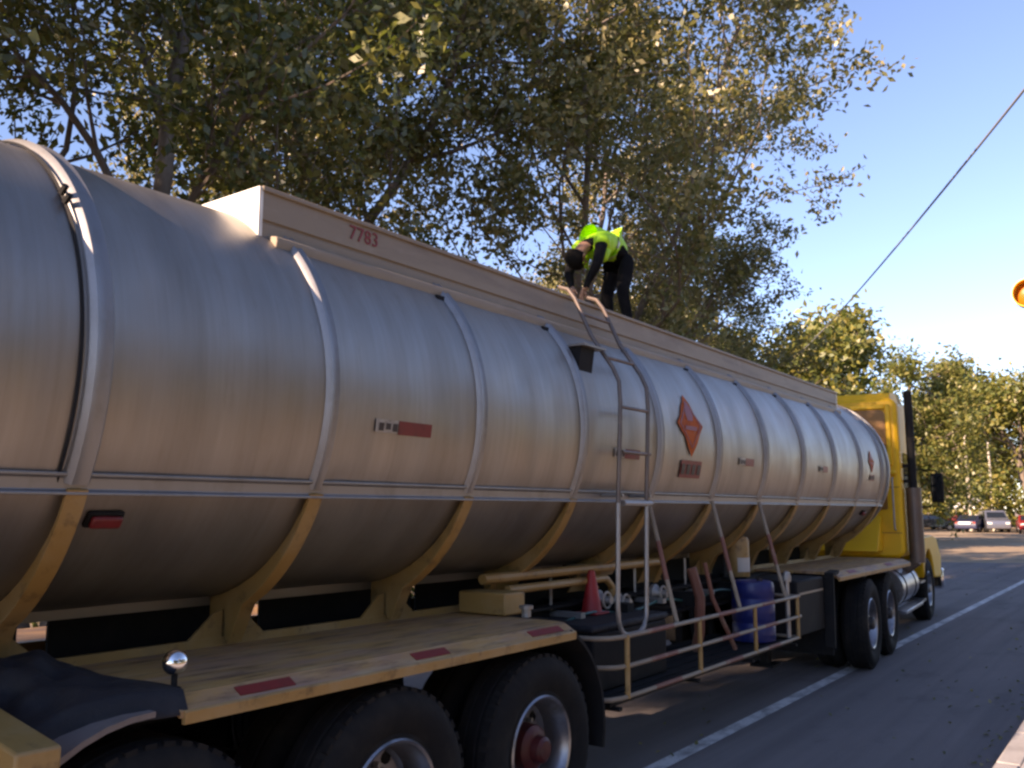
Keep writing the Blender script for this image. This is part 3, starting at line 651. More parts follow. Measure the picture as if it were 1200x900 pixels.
for s in (1, -1):
    b = MB(); n = 9; x0, x1 = txx(s, -3.72), txx(s, -3.0)
    prof = [(16.75+.62*math.cos(R(a)), .56+.62*math.sin(R(a))) for a in np.linspace(165, 10, n)]+[(18.3, .62), (18.42, 1.0), (17.9, 1.36), (17.2, 1.42), (16.3, 1.40), (16.02, 1.12)]
    b.prism(prof, 'x', x0, x1); fd = b.build('front_fender', M['cabyellow'], TC, bevel=.03)
    b = MB(); b.lathe([(.10, 0), (.10, .04), (.07, .06), (.001, .065)], (txx(s, -3.3), 18.38, 1.0), 'y', 16); b.build('headlight', M['chrome'], fd)
    # stack with bracket, guard and elbow
    x = txx(s, -2.93)
    b = MB(); b.tube([(x, 14.95, 2.18), (x, 14.95, 3.72)], .062, 14); st = b.build('exhaust_stack', M['black'], TC)
    b = MB(); b.tube([(x, 14.95, 1.05), (x, 14.95, 2.2)], .115, 16); b.build('stack_shield', M['dirtysteel'], st)
    b = MB(); b.tube([(x, 14.95, 3.715), (x, 14.95, 3.73)], .05, 12); b.build('stack_mouth', M['ink'], st)
    for z in (2.28, 2.52):
        b = MB(); b.box((txx(s, -3.10), 14.90, z), (x, 15.0, z+.05)); b.build('stack_bracket', M['black'], st)
    b = MB(); b.tube([(x, 14.95, 1.06), (txx(s, -3.1), 14.95, .92), (txx(s, -3.5), 15.1, .85)], .06, 10); b.build('exhaust_pipe', M['dirtysteel'], st)
    # mirror
    xm = txx(s, -2.78)
    b = MB(); b.box((xm-.10, 16.60, 1.98), (xm+.10, 16.67, 2.48)); mr = b.build('mirror', M['black'], TC, bevel=.025)
    b = MB(); b.tube([(txx(s, -3.08), 16.66, 2.56), (xm, 16.64, 2.53), (xm, 16.64, 1.93), (txx(s, -3.08), 16.66, 1.9)], .013, 6); b.build('mirror_arm', M['black'], mr)
    b = MB(); b.box((xm-.08, 16.594, 2.02), (xm+.08, 16.599, 2.44)); b.build('mirror_glass', M['glass'], mr)
    # fuel tank, steps, chassis fairing
    b = MB(); b.tube([(txx(s, -3.30), 14.0, .70), (txx(s, -3.30), 15.55, .70)], .29, 24); ft = b.build('fuel_tank', M['rim'], TC)
    for y in (14.3, 15.2):
        b = MB(); b.tube([(txx(s, -3.30), y-.03, .70), (txx(s, -3.30), y+.03, .70)], .298, 24); b.build('tank_strap', M['black'], ft)
    for z in (.38, .68, 1.0):
        b = MB(); b.box((txx(s, -3.4), 15.62, z), (txx(s, -2.99), 16.08, z+.035)); b.build('step', M['rim'], TC)
    b = MB(); b.box((txx(s, -3.15), 13.9, .36), (txx(s, -2.97), 15.6, .41)); b.build('running_board', M['rim'], TC, bevel=.01)
    b = MB(); b.box((txx(s, -3.2), 14.55, 1.04), (txx(s, -3.04), 14.61, 1.10)); b.build('tail_lamp', M['red'], TC)
b = MB(); b.box((XC-1.18, 18.40, .40), (XC+1.18, 18.62, .78)); b.build('front_bumper', M['chrome'], TC, bevel=.04)
TC.rotation_euler = (0, 0, R(4.0))
# templates that were only copied from
for t in (W1, W2, FW):
    for c in [g_ for ch in t.children for g_ in ch.children]+list(t.children)+[t]: bpy.data.objects.remove(c)

# ------------------------------------------------------------------ people (skin-modifier figures)
def skin_mesh(verts, edges, radii, root=0, sub=2):
    me = bpy.data.meshes.new('f'); me.from_pydata(verts, edges, []); o = bpy.data.objects.new('f', me); COL.objects.link(o)
    sm = o.modifiers.new('s', 'SKIN'); sm.branch_smoothing = .5; sm.use_smooth_shade = True
    for i, r in enumerate(radii):
        sv = me.skin_vertices[0].data[i]; sv.radius = r if isinstance(r, tuple) else (r, r); sv.use_root = (i == root)
    ss = o.modifiers.new('d', 'SUBSURF'); ss.levels = sub; ss.render_levels = sub
    dg = bpy.context.evaluated_depsgraph_get(); out = bpy.data.meshes.new_from_object(o.evaluated_get(dg))
    bpy.data.objects.remove(o); bpy.data.meshes.remove(me)
    out.polygons.foreach_set('use_smooth', [True]*len(out.polygons)); return out
def figure(J, mats, label, cat='person', loc=(0, 0, 0), rz=0, hair=None, vest=None, group=None, fingers=True, sc=1.0):
    """J: joint dict of one posed body; regions coloured by the nearest bone"""
    names = list(J.keys()); V = []; E = []; Rr = []; reg = []
    idx = {}
    def add(n, p, r): idx[n] = len(V); V.append(tuple(p)); Rr.append(r)
    for n in names: add(n, J[n][0], J[n][1])
    B = [('pelvis', 'belly', 'shirt'), ('belly', 'chest', 'shirt'), ('chest', 'neck', 'shirt'), ('neck', 'jaw', 'skin'), ('jaw', 'crown', 'skin')]
    for s in 'LR':
        B += [('pelvis', 'hip'+s, 'legs'), ('hip'+s, 'knee'+s, 'legs'), ('knee'+s, 'ankle'+s, 'legs'), ('ankle'+s, 'toe'+s, 'shoe'),
              ('chest', 'sho'+s, 'shirt'), ('sho'+s, 'elb'+s, 'shirt'), ('elb'+s, 'wri'+s, 'shirt'), ('wri'+s, 'palm'+s, 'skin')]
    if fingers:
        for s in 'LR':
            w_, p_ = Vector(J['wri'+s][0]), Vector(J['palm'+s][0]); d = (p_-w_).normalized()
            side = d.cross(Vector((1, 0, 0))); side = side.normalized() if side.length > .1 else Vector((0, 1, 0)); cu = d.cross(side)
            for k, (o_, ln) in enumerate(((-.03, .065), (-.011, .078), (.010, .074), (.029, .058))):
                a = p_+side*o_+d*.03; m_ = a+d*ln*.55+cu*.012; e = m_+d*ln*.4+cu*.03
                for q, pt in enumerate((a, m_, e)): add(f'f{s}{k}{q}', pt, .0095)
                B += [('palm'+s, f'f{s}{k}0', 'skin'), (f'f{s}{k}0', f'f{s}{k}1', 'skin'), (f'f{s}{k}1', f'f{s}{k}2', 'skin')]
            a = w_.lerp(p_, .55)-side*.038; e = a+d*.045-side*.012+cu*.02
            add(f't{s}0', a, .011); add(f't{s}1', e, .009); B += [('wri'+s, f't{s}0', 'skin'), (f't{s}0', f't{s}1', 'skin')]
    E = [(idx[a], idx[c]) for a, c, _ in B]
    me = skin_mesh(V, E, Rr, idx['pelvis'])
    slots = ['shirt', 'legs', 'shoe', 'skin']
    for sname in slots: me.materials.append(mats[sname])
    A = np.array([V[e[0]] for e in E]); C = np.array([V[e[1]] for e in E]); D = C-A; L2 = (D*D).sum(1)+1e-9
    mi = []
    for p in me.polygons:
        c = np.array(p.center); t = np.clip(((c-A)*D).sum(1)/L2, 0, 1); d = ((A+D*t[:, None]-c)**2).sum(1)
        mi.append(slots.index(B[int(d.argmin())][2]))
    me.polygons.foreach_set('material_index', mi)
    T = thing('person', label, cat, loc, group); T.rotation_euler = (0, 0, rz); T.scale = (sc,)*3
    def ln(name, me): 
        o = bpy.data.objects.new(name, me); COL.objects.link(o); o.parent = T; return o
    ln('body', me)
    # hair cap over the back and top of the head
    j, c = Vector(J['jaw'][0]), Vector(J['crown'][0]); up = (c-j).normalized(); fw = FACE[0]
    fw = (fw-up*fw.dot(up)).normalized(); rt = up.cross(fw); ctr = j.lerp(c, .62)-fw*.012
    b = MB(); hr = J['crown'][1]; hr = hr if not isinstance(hr, tuple) else hr[0]
    def hf(u, v):
        a = 2*math.pi*u; e = R(90-112*v*(1.0 if math.cos(a) < .2 else .55)); rr2 = hr*1.28
        d = (fw*math.cos(a)*1.08+rt*math.sin(a)*.92)*math.cos(e)+up*math.sin(e)*1.05; p = ctr+d*rr2; return tuple(p)
    b.grid(hf, 20, 8, close_u=True); me2 = b.build('tmp', M['hair'], None, smooth=60); md = me2.data; bpy.data.objects.remove(me2); ln('hair', md)
    # nose and ears
    nz = j.lerp(c, .40)+fw*hr*1.02
    parts = [('nose', [nz+up*.03, nz+fw*.022-up*.008, nz-up*.014])]
    for s in (1, -1):
        e0 = j.lerp(c, .45)+rt*s*hr; parts.append(('ear', [e0+up*.025, e0+rt*s*.016, e0-up*.025]))
    for nm, pl in parts:
        b = MB(); b.tube(pl, [.008, .014, .008], 6)
        f_ = b.build('tmp', mats['skin'], None, smooth=60); md = f_.data; bpy.data.objects.remove(f_); ln(nm, md)
    if vest: 
        ln('safety_vest', vest)
    return T
FACE = [Vector((1, 0, 0))]
# the worker bending over on top of the tank (local +x is where he faces)
J = {'pelvis': ((-.14, 0, .84), .13), 'belly': ((.03, 0, .93), .13), 'chest': ((.22, 0, .95), (.15, .125)), 'neck': ((.35, 0, .88), .062), 'jaw': ((.41, 0, .80), .075), 'crown': ((.455, 0, .69), .088),
     'hipL': ((-.14, .10, .80), .095), 'kneeL': ((-.04, .12, .44), .07), 'ankleL': ((-.12, .13, .08), .048), 'toeL': ((.08, .15, .035), .042),
     'hipR': ((-.14, -.10, .80), .095), 'kneeR': ((-.03, -.12, .44), .07), 'ankleR': ((-.10, -.13, .08), .048), 'toeR': ((.10, -.15, .035), .042),
     'shoL': ((.27, .19, .91), .072), 'elbL': ((.37, .23, .64), .054), 'wriL': ((.42, .09, .42), .036), 'palmL': ((.43, .06, .345), (.04, .025)),
     'shoR': ((.27, -.19, .91), .072), 'elbR': ((.38, -.22, .64), .054), 'wriR': ((.44, -.08, .44), .036), 'palmR': ((.45, -.05, .365), (.04, .025))}
FACE[0] = Vector((-.91, 0, -.41))
vm = skin_mesh([(-.09, 0, .89), (.03, 0, .945), (.13, 0, .96), (.23, 0, .96), (.33, 0, .915), (.27, .17, .92), (.27, -.17, .92), (.30, .215, .84), (.30, -.215, .84), (.20, .13, .80), (.20, -.13, .80), (.22, .15, .70), (.22, -.15, .70), (-.17, 0, .845)],
               [(0, 1), (1, 2), (2, 3), (3, 4), (3, 5), (3, 6), (5, 7), (6, 8), (3, 9), (3, 10), (9, 11), (10, 12), (0, 13)], [.14, .16, .165, (.19, .165), .12, .11, .11, .095, .095, .10, .10, .06, .06, .075], 2)
for m_ in (M['vest'], M['silver']): vm.materials.append(m_)
vm.polygons.foreach_set('material_index', [1 if abs(p.center.x-.03) < .014 else 0 for p in vm.polygons])
figure(J, dict(shirt=M['cloth'], legs=M['cloth'], shoe=M['shoe'], skin=M['skin']), 'worker in lime safety vest and black clothes bending down on top of the tank', loc=(-4.08, 7.22, 3.477), rz=R(250), sc=.94, vest=vm)
# far people standing
def standing(loc, rz, mats, label, sc=1.0, stride=.06):
    FACE[0] = Vector((1, 0, 0))
    J = {'pelvis': ((0, 0, .93), .13), 'belly': ((.01, 0, 1.1), .125), 'chest': ((0, 0, 1.32), (.16, .12)), 'neck': ((.01, 0, 1.47), .06), 'jaw': ((.03, 0, 1.55), .075), 'crown': ((.02, 0, 1.65), .088)}
    for s, k in ((1, 'L'), (-1, 'R')):
        J.update({'hip'+k: ((0, s*.10, .88), .095), 'knee'+k: ((.02+s*stride, s*.11, .48), .065), 'ankle'+k: ((s*stride*1.4-.02, s*.12, .08), .045), 'toe'+k: ((s*stride*1.4+.17, s*.14, .035), .04),
                  'sho'+k: ((0, s*.19, 1.39), .07), 'elb'+k: ((-.03, s*.25, 1.12), .048), 'wri'+k: ((.06, s*.25, .88), .034), 'palm'+k: ((.08, s*.25, .81), (.04, .025))})
    return figure(J, mats, label, loc=loc, rz=rz, fingers=False, sc=sc)

# ------------------------------------------------------------------ trees
def leaf_mesh(name, pos, size, rs, m, flat=0.0, droop=0.3):
    n = len(pos); rg = np.random.default_rng(rs)
    nrm = rg.normal(size=(n, 3)); nrm[:, 2] = nrm[:, 2]*(1-flat)+flat*2.2+.35; nrm /= np.linalg.norm(nrm, axis=1)[:, None]
    t = rg.normal(size=(n, 3)); t[:, 2] -= droop; t -= nrm*(t*nrm).sum(1)[:, None]; t /= np.linalg.norm(t, axis=1)[:, None]
    s = np.cross(nrm, t); L = size*rg.uniform(.6, 1.25, n)[:, None]; Wd = L*rg.uniform(.42, .62, n)[:, None]
    V = np.empty((n, 4, 3)); V[:, 0] = pos-t*L*.5; V[:, 2] = pos+t*L*.5
    V[:, 1] = pos+s*Wd*.5+nrm*L*.10+t*L*.04; V[:, 3] = pos-s*Wd*.5+nrm*L*.10+t*L*.04
    me = bpy.data.meshes.new(name); me.vertices.add(4*n); me.vertices.foreach_set('co', V.reshape(-1))
    me.loops.add(4*n); me.loops.foreach_set('vertex_index', np.arange(4*n, dtype=np.int32))
    me.polygons.add(n); me.polygons.foreach_set('loop_start', np.arange(0, 4*n, 4, dtype=np.int32)); me.polygons.foreach_set('loop_total', np.full(n, 4, dtype=np.int32))
    me.update(calc_edges=True); me.validate(); me.materials.append(m); return me
def tree_meshes(seed, H, spread, stems, per, size, lm, crown0=.3, rad=.22, flat=0, sig=.28, fork=.12, maxl=3, kids=(7, 6, 4), tier=False, low=None):
    rg = random.Random(seed); b = MB(); anchors = []
    def br(p, d, L, r, lvl):
        n = max(3, int(L/.6)) if lvl < 3 else 2
        P = [p.copy()]; D = []
        for i in range(n):
            wob = (.10, .20, .26, .3)[lvl]; up = (.05, .07, .05, .0)[lvl]
            if tier and lvl > 0: up = -.02
            d = (d+Vector((rg.gauss(0, wob), rg.gauss(0, wob), rg.gauss(0, wob)*.8+up))).normalized(); p = p+d*L/n; P.append(p.copy()); D.append(d.copy())
            if low and lvl and p.z < low[0]+low[1]*math.hypot(p.x, p.y): break
        n = len(D)
        e = (.35, .3, .35, .5)[lvl]
        b.tube(P, [max(r*(1-(1-e)*i/n), .006) for i in range(n+1)], (9, 6, 4, 3)[lvl], caps=False)
        if lvl >= 2:
            for i in range(1, n+1): anchors.append(P[i])
        if lvl < maxl:
            k = kids[lvl]; t0 = crown0 if lvl == 0 else .25
            for q in range(k):
                t = t0+(1-t0)*(q+rg.uniform(.1, .9))/k; i = min(int(t*n), n-1); f = t*n-i; pp = P[i].lerp(P[i+1], f); dd = D[i]
                az = rg.uniform(0, 2*math.pi)+2.4*q; ang = R(rg.uniform(38, 68) if lvl == 0 else rg.uniform(28, 62))
                if low and pp.z < low[0]+low[1]*math.hypot(pp.x, pp.y): continue
                if tier and lvl == 0: ang = R(rg.uniform(70, 88))
                side = dd.orthogonal().normalized(); side.rotate(Quaternion(dd, az)); nd = dd*math.cos(ang)+side*math.sin(ang)
                if low and lvl < 2 and nd.z < .3: nd.z = .3; nd.normalize()
                ln = spread*(1-.55*max(0, t-t0)/(1-t0)) if lvl == 0 else L*rg.uniform(.38, .62)
                if lvl == 0: ln *= rg.uniform(.7, 1.1)
                if lvl == 2: ln = min(ln, .9)
                br(pp, nd, ln, r*(1-.6*t)*.55, lvl+1)
            if lvl > 0: br(P[-1], D[-1], L*.35, r*e, lvl+1)
    for s in range(stems):
        a = 2*math.pi*s/stems+rg.uniform(-.4, .4); tilt = fork*rg.uniform(.6, 1.4) if stems > 1 else rg.uniform(0, .06)
        br(Vector((math.cos(a)*.22*(stems > 1), math.sin(a)*.22*(stems > 1), -.15)), Vector((math.cos(a)*tilt, math.sin(a)*tilt, 1)).normalized(), H*rg.uniform(.72, .9), rad*rg.uniform(.8, 1.1), 0)
    if low: anchors = [p for p in anchors if p.z > low[0]+low[1]*math.hypot(p.x, p.y)]
    A = np.array([tuple(p) for p in anchors]); rn = np.random.default_rng(seed)
    cnt = rn.poisson(per*rn.choice([.15, .6, 1.0, 2.1], len(A))); pos = np.repeat(A, cnt, axis=0); pos = pos+rn.normal(size=pos.shape)*np.array([sig, sig, sig*.75])
    me = leaf_mesh('crown', pos, size, seed, lm, flat)
    to = b.build('trunk', M['bark'], None, smooth=60, fix=False); tm = to.data; bpy.data.objects.remove(to)
    return tm, me
def put_tree(meshes, label, loc, rz=0, sc=(1, 1, 1), group=None, name='broadleaf_tree', leaf=None):
    T = thing(name, label, 'tree', loc, group); T.rotation_euler = (0, 0, rz); T.scale = sc
    for nm, me in (('trunk', meshes[0]), ('crown', meshes[1])):
        o = bpy.data.objects.new(nm, me); COL.objects.link(o); o.parent = T
        if nm == 'crown' and leaf is not None:
            o.material_slots[0].link = 'OBJECT'; o.material_slots[0].material = leaf
    return T
TA = tree_meshes(11, 13.5, 5.2, 2, 31, .14, LEAF['dark'], .32, .17, kids=(9, 6, 4), sig=.20)
TB = tree_meshes(23, 14.0, 5.0, 3, 24, .135, LEAF['olive'], .34, .13, kids=(7, 6, 4), fork=.2, sig=.19)
TCm = tree_meshes(37, 14.0, 6.6, 4, 26, .14, LEAF['dusty'], .28, .12, kids=(9, 6, 4), fork=.40, sig=.18, low=(2.8, .46))
TD = tree_meshes(51, 11.0, 4.6, 2, 20, .30, LEAF['gold'], .15, .22, kids=(9, 6, 3), sig=.45)
TE = tree_meshes(64, 12.0, 5.2, 1, 17, .30, LEAF['fresh'], .25, .24, kids=(12, 6, 3), sig=.38, tier=True, flat=.5)
put_tree(TA, 'dense dark green tree standing behind the rear of the tank', (-11.2, 5.6, 0), .4)
put_tree(TB, 'olive green several stemmed tree behind the dam plate of the tank', (-12.2, 10.6, 0), 1.0)
put_tree(TCm, 'dusty wide spreading tree with forked stems behind the bending worker', (-9.8, 15.2, 0), 2.2)
put_tree(TCm, 'dusty tree with drooping outer branches behind the front of the tank', (-12.6, 21.0, 0), 4.2, (.78, .78, .70))
SH = 'leafy roadside tree shading the road around the tanker'
for i, (x, y, rz, k, s) in enumerate(((-11.4, .4, 2.0, TB, 1.0), (-15.5, -4.0, 5.1, TA, 1.0), (-15.0, -15, .6, TA, 1.0), (-14, -26, 3.6, TA, 1.0))):
    put_tree(k, SH, (x, y, 0), rz, (s, s, s), 'trees shading the road around the tanker')
put_tree(TD, 'golden green tree beyond the front end of the tank', (-14.6, 40.0, 0), .5, (1.25, 1.25, 1.2), leaf=LEAF['gold'])
put_tree(TE, 'tiered fresh green tree rising behind the yellow cab', (-15.0, 60.0, 0), 0, (1.0, 1.0, 1.28))
put_tree(TD, 'tall rounded golden tree beyond the parked minivan', (-9.5, 97.0, 0), 2.6, (1.9, 1.9, 1.75))
for i, (x, y, rz, k, s, lf) in enumerate(((-27, 62, 1, TD, 1.0, 'fresh'), (-22, 75, 2, TE, 1.0, 'gold'), (-19.5, 104, 3, TD, 1.3, 'gold'), (-27, 100, 4, TD, 1.25, 'fresh'), (-33, 96, 5, TE, 1.2, 'fresh'), (-40, 90, .5, TD, 1.3, 'gold'),
                                         (-2, 108, 1.5, TD, 1.5, 'fresh'), (5, 96, 2.5, TD, 1.4, 'gold'), (-14, 118, 3.5, TE, 1.4, 'fresh'), (-24, 122, 4.5, TD, 1.6, 'gold'), (-22, 48, 5.5, TD, 1.0, 'gold'), (-30, 40, .2, TD, 1.1, 'fresh'))):
    put_tree(k, ('golden' if lf == 'gold' else 'green')+(' tiered' if k is TE else ' rounded')+' tree in the wood closing the end of the road', (x, y, 0), rz, (s, s, s), 'trees of the wood at the end of the road', leaf=LEAF[lf])
for i, (x, y, rz, k, s) in enumerate(((13, -3, 1, TD, .9), (14, 5, 3, TD, .95), (13, 13, 2, TD, .95), (14, 20, 2, TD, .95), (12, 28, 5, TD, 1.0), (13, 37, 5, TE, 1.0), (12, -11, 5, TD, 1.0))):  # out of view, added to cover bright horizon sky in the tank's reflection
    put_tree(k, 'sunlit tree added on the unseen verge to show in the tank reflection', (x, y, 0), rz, (s, s, s), 'trees added on the unseen verge for the tank reflection')
# undergrowth: low leafy mass nobody could count
def undergrowth(name, label, pts, size, lm, rs, clump=110):
    rn = np.random.default_rng(rs); P = []
    for (x, y, rx, rz) in pts:
        n = rn.poisson(clump); d = rn.normal(size=(n, 3)); d /= np.linalg.norm(d, axis=1)[:, None]; d *= rn.uniform(.45, 1, n)[:, None]**.5
        q = d*np.array([rx, rx, rz])+np.array([x, y, rz*.75]); P.append(q[q[:, 2] > .03])
    me = leaf_mesh(name, np.concatenate(P), size, rs, lm, 0, 0)
    o = bpy.data.objects.new(name, me); COL.objects.link(o); tag(o, label, 'undergrowth', kind='stuff'); return o
rn = random.Random(8)
undergrowth('undergrowth', 'dark bushy undergrowth along the verge on the far side of the tanker', [(rn.uniform(-16, -11.2), rn.uniform(-25, 48), rn.uniform(.9, 1.7), rn.uniform(.9, 1.9)) for _ in range(230)], .20, LEAF['dark'], 5, 200)
undergrowth('undergrowth', 'hedge added on the unseen verge to screen low sky from the tank', [(rn.uniform(8.5, 11), rn.uniform(-25, 40), rn.uniform(.9, 1.6), rn.uniform(1.0, 2.0)) for _ in range(130)], .24, LEAF['gold'], 7, 200)  # out of view, added to block horizon sky between the trunks and dim the tank
undergrowth('undergrowth', 'sunlit bushy undergrowth below the wood at the end of the road', [(rn.uniform(-60, 12), rn.uniform(104, 116), rn.uniform(2, 3.4), rn.uniform(1.6, 3.6)) for _ in range(90)], .5, LEAF['fresh'], 6, 160)

rl = np.random.default_rng(12); n_ = 900
lp = np.stack([np.where(rl.random(n_) < .5, -1.09-np.abs(rl.normal(0, .35, n_)), rl.uniform(-9, -1.1, n_)), rl.uniform(3, 40, n_), np.full(n_, .012)], 1)
lo_ = bpy.data.objects.new('leaf_litter', leaf_mesh('leaf_litter', lp, .06, 9, LEAF['dusty'], .98, 0)); COL.objects.link(lo_); tag(lo_, 'scattered dry leaves lying on the asphalt', 'leaves', kind='stuff')
# ------------------------------------------------------------------ overhead cable, poles, signal
def utility_pole(loc, H, label, arm=True, r=.14):
    T = thing('utility_pole', label, 'pole', loc); x, y, z = loc
    b = MB(); b.tube([(x, y, -.3), (x, y, H)], [r, r*.7], 12); b.build('pole_shaft', M['wood'], T)
    if arm:
        b = MB(); b.box((x-.9, y-.05, H-.55), (x+.9, y+.05, H-.42)); c = b.build('cross_arm', M['wood'], T)
        for q in (-.8, -.3, .3, .8):
            b = MB(); b.lathe([(.03, 0), (.045, .03), (.03, .06), (.045, .09), (.02, .13)], (x+q, y, H-.42), 'z', 10); b.build('insulator', M['white'], c)
    return T
A0, B0 = Vector((4.35, 2.15, 7.95)), Vector((-14.7, 42.9, 8.75))
utility_pole((4.35, 2.15, 0), 8.2, 'wooden pole carrying the near end of the overhead cable', False)
utility_pole((-14.7, 42.9, 0), 9.0, 'wooden pole carrying the far end of the overhead cable', False)
b = MB(); b.tube([A0.lerp(B0, t)-Vector((0, 0, .55*(1-(2*t-1)**2))) for t in np.linspace(0, 1, 25)], .019, 8)
b.build('overhead_cable', M['wire'], label='dark overhead cable crossing the sky above the road', cat='cable')
utility_pole((-14.2, 90, 0), 8.9, 'pale bare pole rising beside the white canopy', False, .19)
utility_pole((-12.5, 91, 0), 8.0, 'thinner pale pole behind the grey minivan', False, .14)
sg = thing('traffic_signal', 'round yellow single lens signal hanging from a roadside mast arm', 'traffic signal', (1.7, 13.65, .125))
b = MB(); b.tube([(1.7, 13.65, .125), (1.7, 13.65, 5.6)], [.11, .08], 14); b.lathe([(.2, 0), (.2, .03), (.12, .06)], (1.7, 13.65, .125), 'z', 14); b.build('mast', M['steel'], sg)
b = MB(); b.tube([(1.7, 13.65, 5.35), (0, 13.65, 5.5), (-1.2, 13.65, 5.5)], [.06, .05, .045], 10); b.build('mast_arm', M['steel'], sg)
b = MB(); b.lathe([(.001, .20), (.10, .19), (.16, .14), (.185, .06), (.19, 0), (.17, 0)], (-1.22, 13.5, 4.72), 'y', 28, cap=False); hd_ = b.build('signal_head', M['cabyellow'], sg)
b = MB(); b.tube([(-1.22, 13.6, 4.88), (-1.22, 13.64, 5.5)], .025, 8); b.build('hanger', M['steel'], sg)
b = MB(); b.lathe([(.172, 0), (.16, -.015), (.10, -.04), (.001, -.055)], (-1.22, 13.499, 4.72), 'y', 24, cap=False); b.build('lens', M['amberlamp'], hd_)
b = MB(); b.lathe([(.195, .01), (.195, -.16), (.183, -.16), (.183, .01)], (-1.22, 13.5, 4.72), 'y', 28, cap=False); b.build('visor', M['cabyellow'], hd_)

# ------------------------------------------------------------------ far vehicles, canopy, people
def car(label, paint, loc, rz, van=False, sc=1.0):
    T = thing('parked_car' if not van else 'minivan', label, 'car' if not van else 'van', loc)
    W = .86; L = 2.15
    if van: side = [(-L, .32), (-L-.03, .75), (-L+.08, 1.02), (-L+.22, 1.72), (.75, 1.78), (1.45, 1.15), (2.12, .98), (L+.05, .7), (L, .32)]
    else: side = [(-L, .32), (-L-.04, .72), (-L+.05, .98), (-1.45, 1.03), (-.85, 1.43), (.25, 1.46), (1.0, 1.02), (2.02, .88), (L+.04, .66), (L, .32)]
    b = MB(); n = len(side)
    def ring(x, inset): return [(p[0], x*(1-inset*max(0, p[1]-1.0)/.7), p[1]) for p in side]
    rings = [ring(-W, .16), ring(W, .16)]
    b.add([Vector(q) for r_ in rings for q in r_], [tuple(range(n-1, -1, -1)), tuple(range(n, 2*n))]+[(i, (i+1) % n, n+(i+1) % n, n+i) for i in range(n)])
    def mk(bb, nm, mm, par=T, **k): 
        sv = ORG.get(par.name); ORG[par.name] = Vector((0, 0, 0)); o = bb.build(nm, mm, par, **k); ORG[par.name] = sv; return o
    bd = mk(b, 'body', paint, bevel=.06)
    wz = (1.08, 1.62) if van else (1.06, 1.38)
    for s in (1, -1):
        for (x0, x1, x2, x3) in (((-1.85, -.95, -1.0, -1.80), (-.88, .10, .08, -.90), (.18, 1.30, .72, .15)) if van else ((-1.25, -.40, -.42, -.86), (-.32, .80, .28, -.32))):
            b = MB(); y0 = W*(1-.16*(wz[0]-1)/.7)+.004; y1 = W*(1-.16*(wz[1]-1)/.7)+.004
            b.add([(x0, s*y0, wz[0]), (x1, s*y0, wz[0]), (x2, s*y1, wz[1]), (x3, s*y1, wz[1]), (x0, s*(y0-.03), wz[0]), (x1, s*(y0-.03), wz[0]), (x2, s*(y1-.03), wz[1]), (x3, s*(y1-.03), wz[1])],
                  [(0, 1, 2, 3), (7, 6, 5, 4), (0, 4, 5, 1), (1, 5, 6, 2), (2, 6, 7, 3), (3, 7, 4, 0)]); mk(b, 'side_window', M['glass'], bd)
    fr = ((1.42, 1.20, .82, 1.70) if van else (.97, 1.06, .32, 1.42)); re = ((-2.06, 1.10, -1.96, 1.62) if van else (-1.40, 1.08, -.90, 1.40))
    for nm, (xa, za, xb, zb) in (('windscreen', fr), ('rear_window', re)):
        d = .012 if nm == 'windscreen' else -.012
        b = MB(); b.add([(xa+d, -.68, za), (xa+d, .68, za), (xb+d, .62, zb), (xb+d, -.62, zb), (xa-d, -.68, za-.01), (xa-d, .68, za-.01), (xb-d, .62, zb-.01), (xb-d, -.62, zb-.01)],
                        [(0, 1, 2, 3), (7, 6, 5, 4), (0, 4, 5, 1), (1, 5, 6, 2), (2, 6, 7, 3), (3, 7, 4, 0)]); mk(b, nm, M['glass'], bd)
    for x in (-1.32, 1.32):
        for s in (1, -1):
            b = MB(); b.lathe([(.2, -.1), (.30, -.1), (.325, -.06), (.325, .06), (.30, .1), (.2, .1)], (x, s*.80, .325), 'y', 20); wl = mk(b, 'wheel', M['rubber'])
            b = MB(); b.lathe([(.2, 0), (.19, s*.03), (.001, s*.04)], (x, s*.885, .325), 'y', 16, cap=False); mk(b, 'hubcap', M['rim'], wl)
    for s in (1, -1):
        b = MB(); b.box((2.10, s*.48, .68), (2.21, s*.78, .82)); mk(b, 'headlight', M['white'], bevel=.02)
        b = MB(); b.box((-2.22, s*.55, .74), (-2.10, s*.80, .92)); mk(b, 'tail_light', M['red'], bevel=.02)
    T.rotation_euler = (0, 0, rz); T.scale = (sc,)*3; return T
P_black = mat('black_car_paint', (.012, .012, .016), .25, .2, coat=.5); P_red = mat('red_car_paint', (.28, .015, .02), .3, .1, coat=.5)
P_silver = mat('silver_van_paint', (.16, .17, .21), .32, .5, coat=.5); P_maroon = mat('maroon_car_paint', (.14, .02, .025), .3, .1, coat=.5)
car('black parked car beside the wood, left of the white canopy', P_black, (-17.4, 90.5, -.012), R(10))
car('maroon parked car partly in front of the white canopy', P_maroon, (-16.4, 97.5, -.012), R(200))
car('grey blue minivan parked in front of the thin pale pole', P_silver, (-11.9, 86.5, -.012), R(-72), True, 1.05)
car('bright red car parked right beside the minivan', P_red, (-9.0, 84.5, -.012), R(-80))
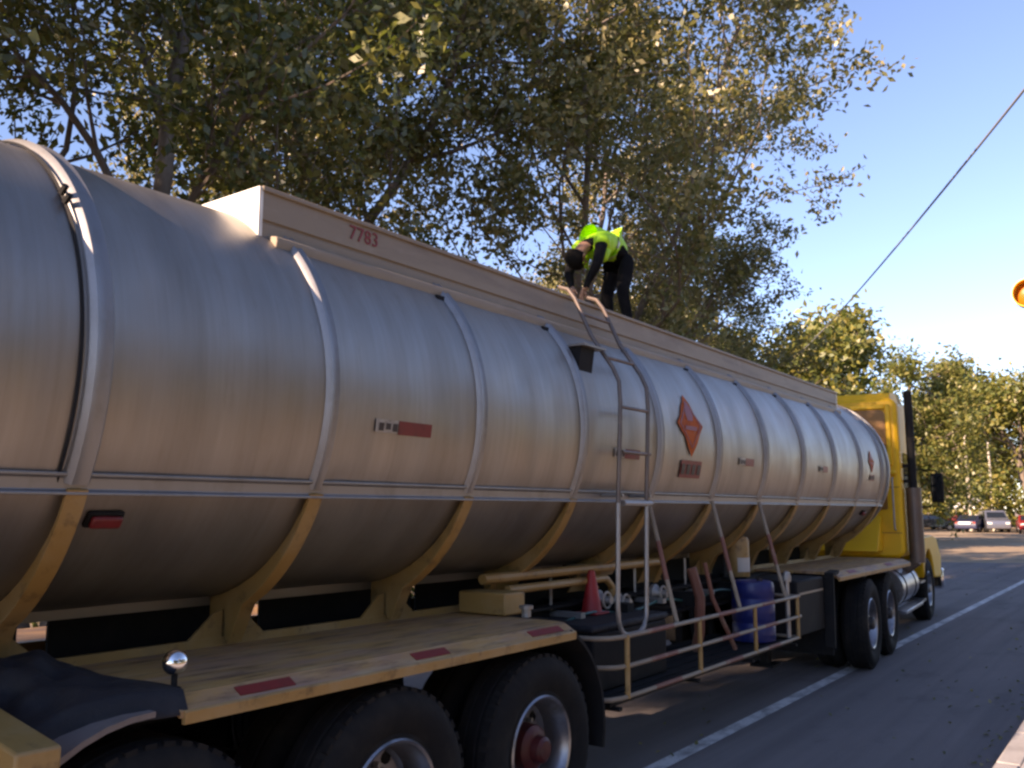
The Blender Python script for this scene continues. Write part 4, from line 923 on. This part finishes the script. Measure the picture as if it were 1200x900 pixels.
car('navy blue car parked between the canopy and the grey minivan', mat('navy_car_paint', (.015, .02, .06), .3, .1, coat=.5), (-13.4, 85.5, -.012), R(85))
car('dark green car parked behind the black car', mat('green_car_paint', (.015, .03, .022), .3, .1, coat=.5), (-19.4, 95.5, -.012), R(30))
cv = thing('canopy_tent', 'white peaked canopy standing among the parked cars', 'canopy', (-15.0, 96, -.012))
b = MB(); x, y = -15.0, 96.0
for q in range(4):
    c4 = [(-1.7, -1.7), (1.7, -1.7), (1.7, 1.7), (-1.7, 1.7)]; p, p2 = c4[q], c4[(q+1) % 4]
    b.add([(x+p[0], y+p[1], 2.2), (x+p2[0], y+p2[1], 2.2), (x+p2[0]*.45, y+p2[1]*.45, 2.75), (x+p[0]*.45, y+p[1]*.45, 2.75), (x, y, 3.5)], [(0, 1, 2, 3), (3, 2, 4)])
    b.add([(x+p[0], y+p[1], 2.2), (x+p2[0], y+p2[1], 2.2), (x+p2[0], y+p2[1], 1.95), (x+p[0], y+p[1], 1.95)], [(0, 1, 2, 3)])
wcl = mat('white_canvas', (.8, .8, .79), .8)
co_ = b.build('canopy_roof', wcl, cv, smooth=20)
sm_ = co_.modifiers.new('solid', 'SOLIDIFY'); sm_.thickness = .02
for p in ((-1.65, -1.65), (1.65, -1.65), (1.65, 1.65), (-1.65, 1.65)):
    b = MB(); b.tube([(x+p[0], y+p[1], -.012), (x+p[0], y+p[1], 2.2)], .03, 8); b.build('canopy_leg', M['steel'], cv)
standing((-14.2, 93.2, -.012), 1.0, dict(shirt=M['pale'], legs=M['navy'], shoe=M['cloth'], skin=M['skin']), 'person in a white shirt standing in front of the canopy', 1.02)
standing((-15.6, 92.4, -.012), 2.5, dict(shirt=M['maroon'], legs=M['navy'], shoe=M['cloth'], skin=M['skin']), 'person in a maroon shirt standing by the maroon car', .98)
standing((-14.8, 91.5, -.012), 4.0, dict(shirt=M['navy'], legs=M['cloth'], shoe=M['cloth'], skin=M['skin']), 'person in navy clothes standing between the canopy and the minivan', 1.0)
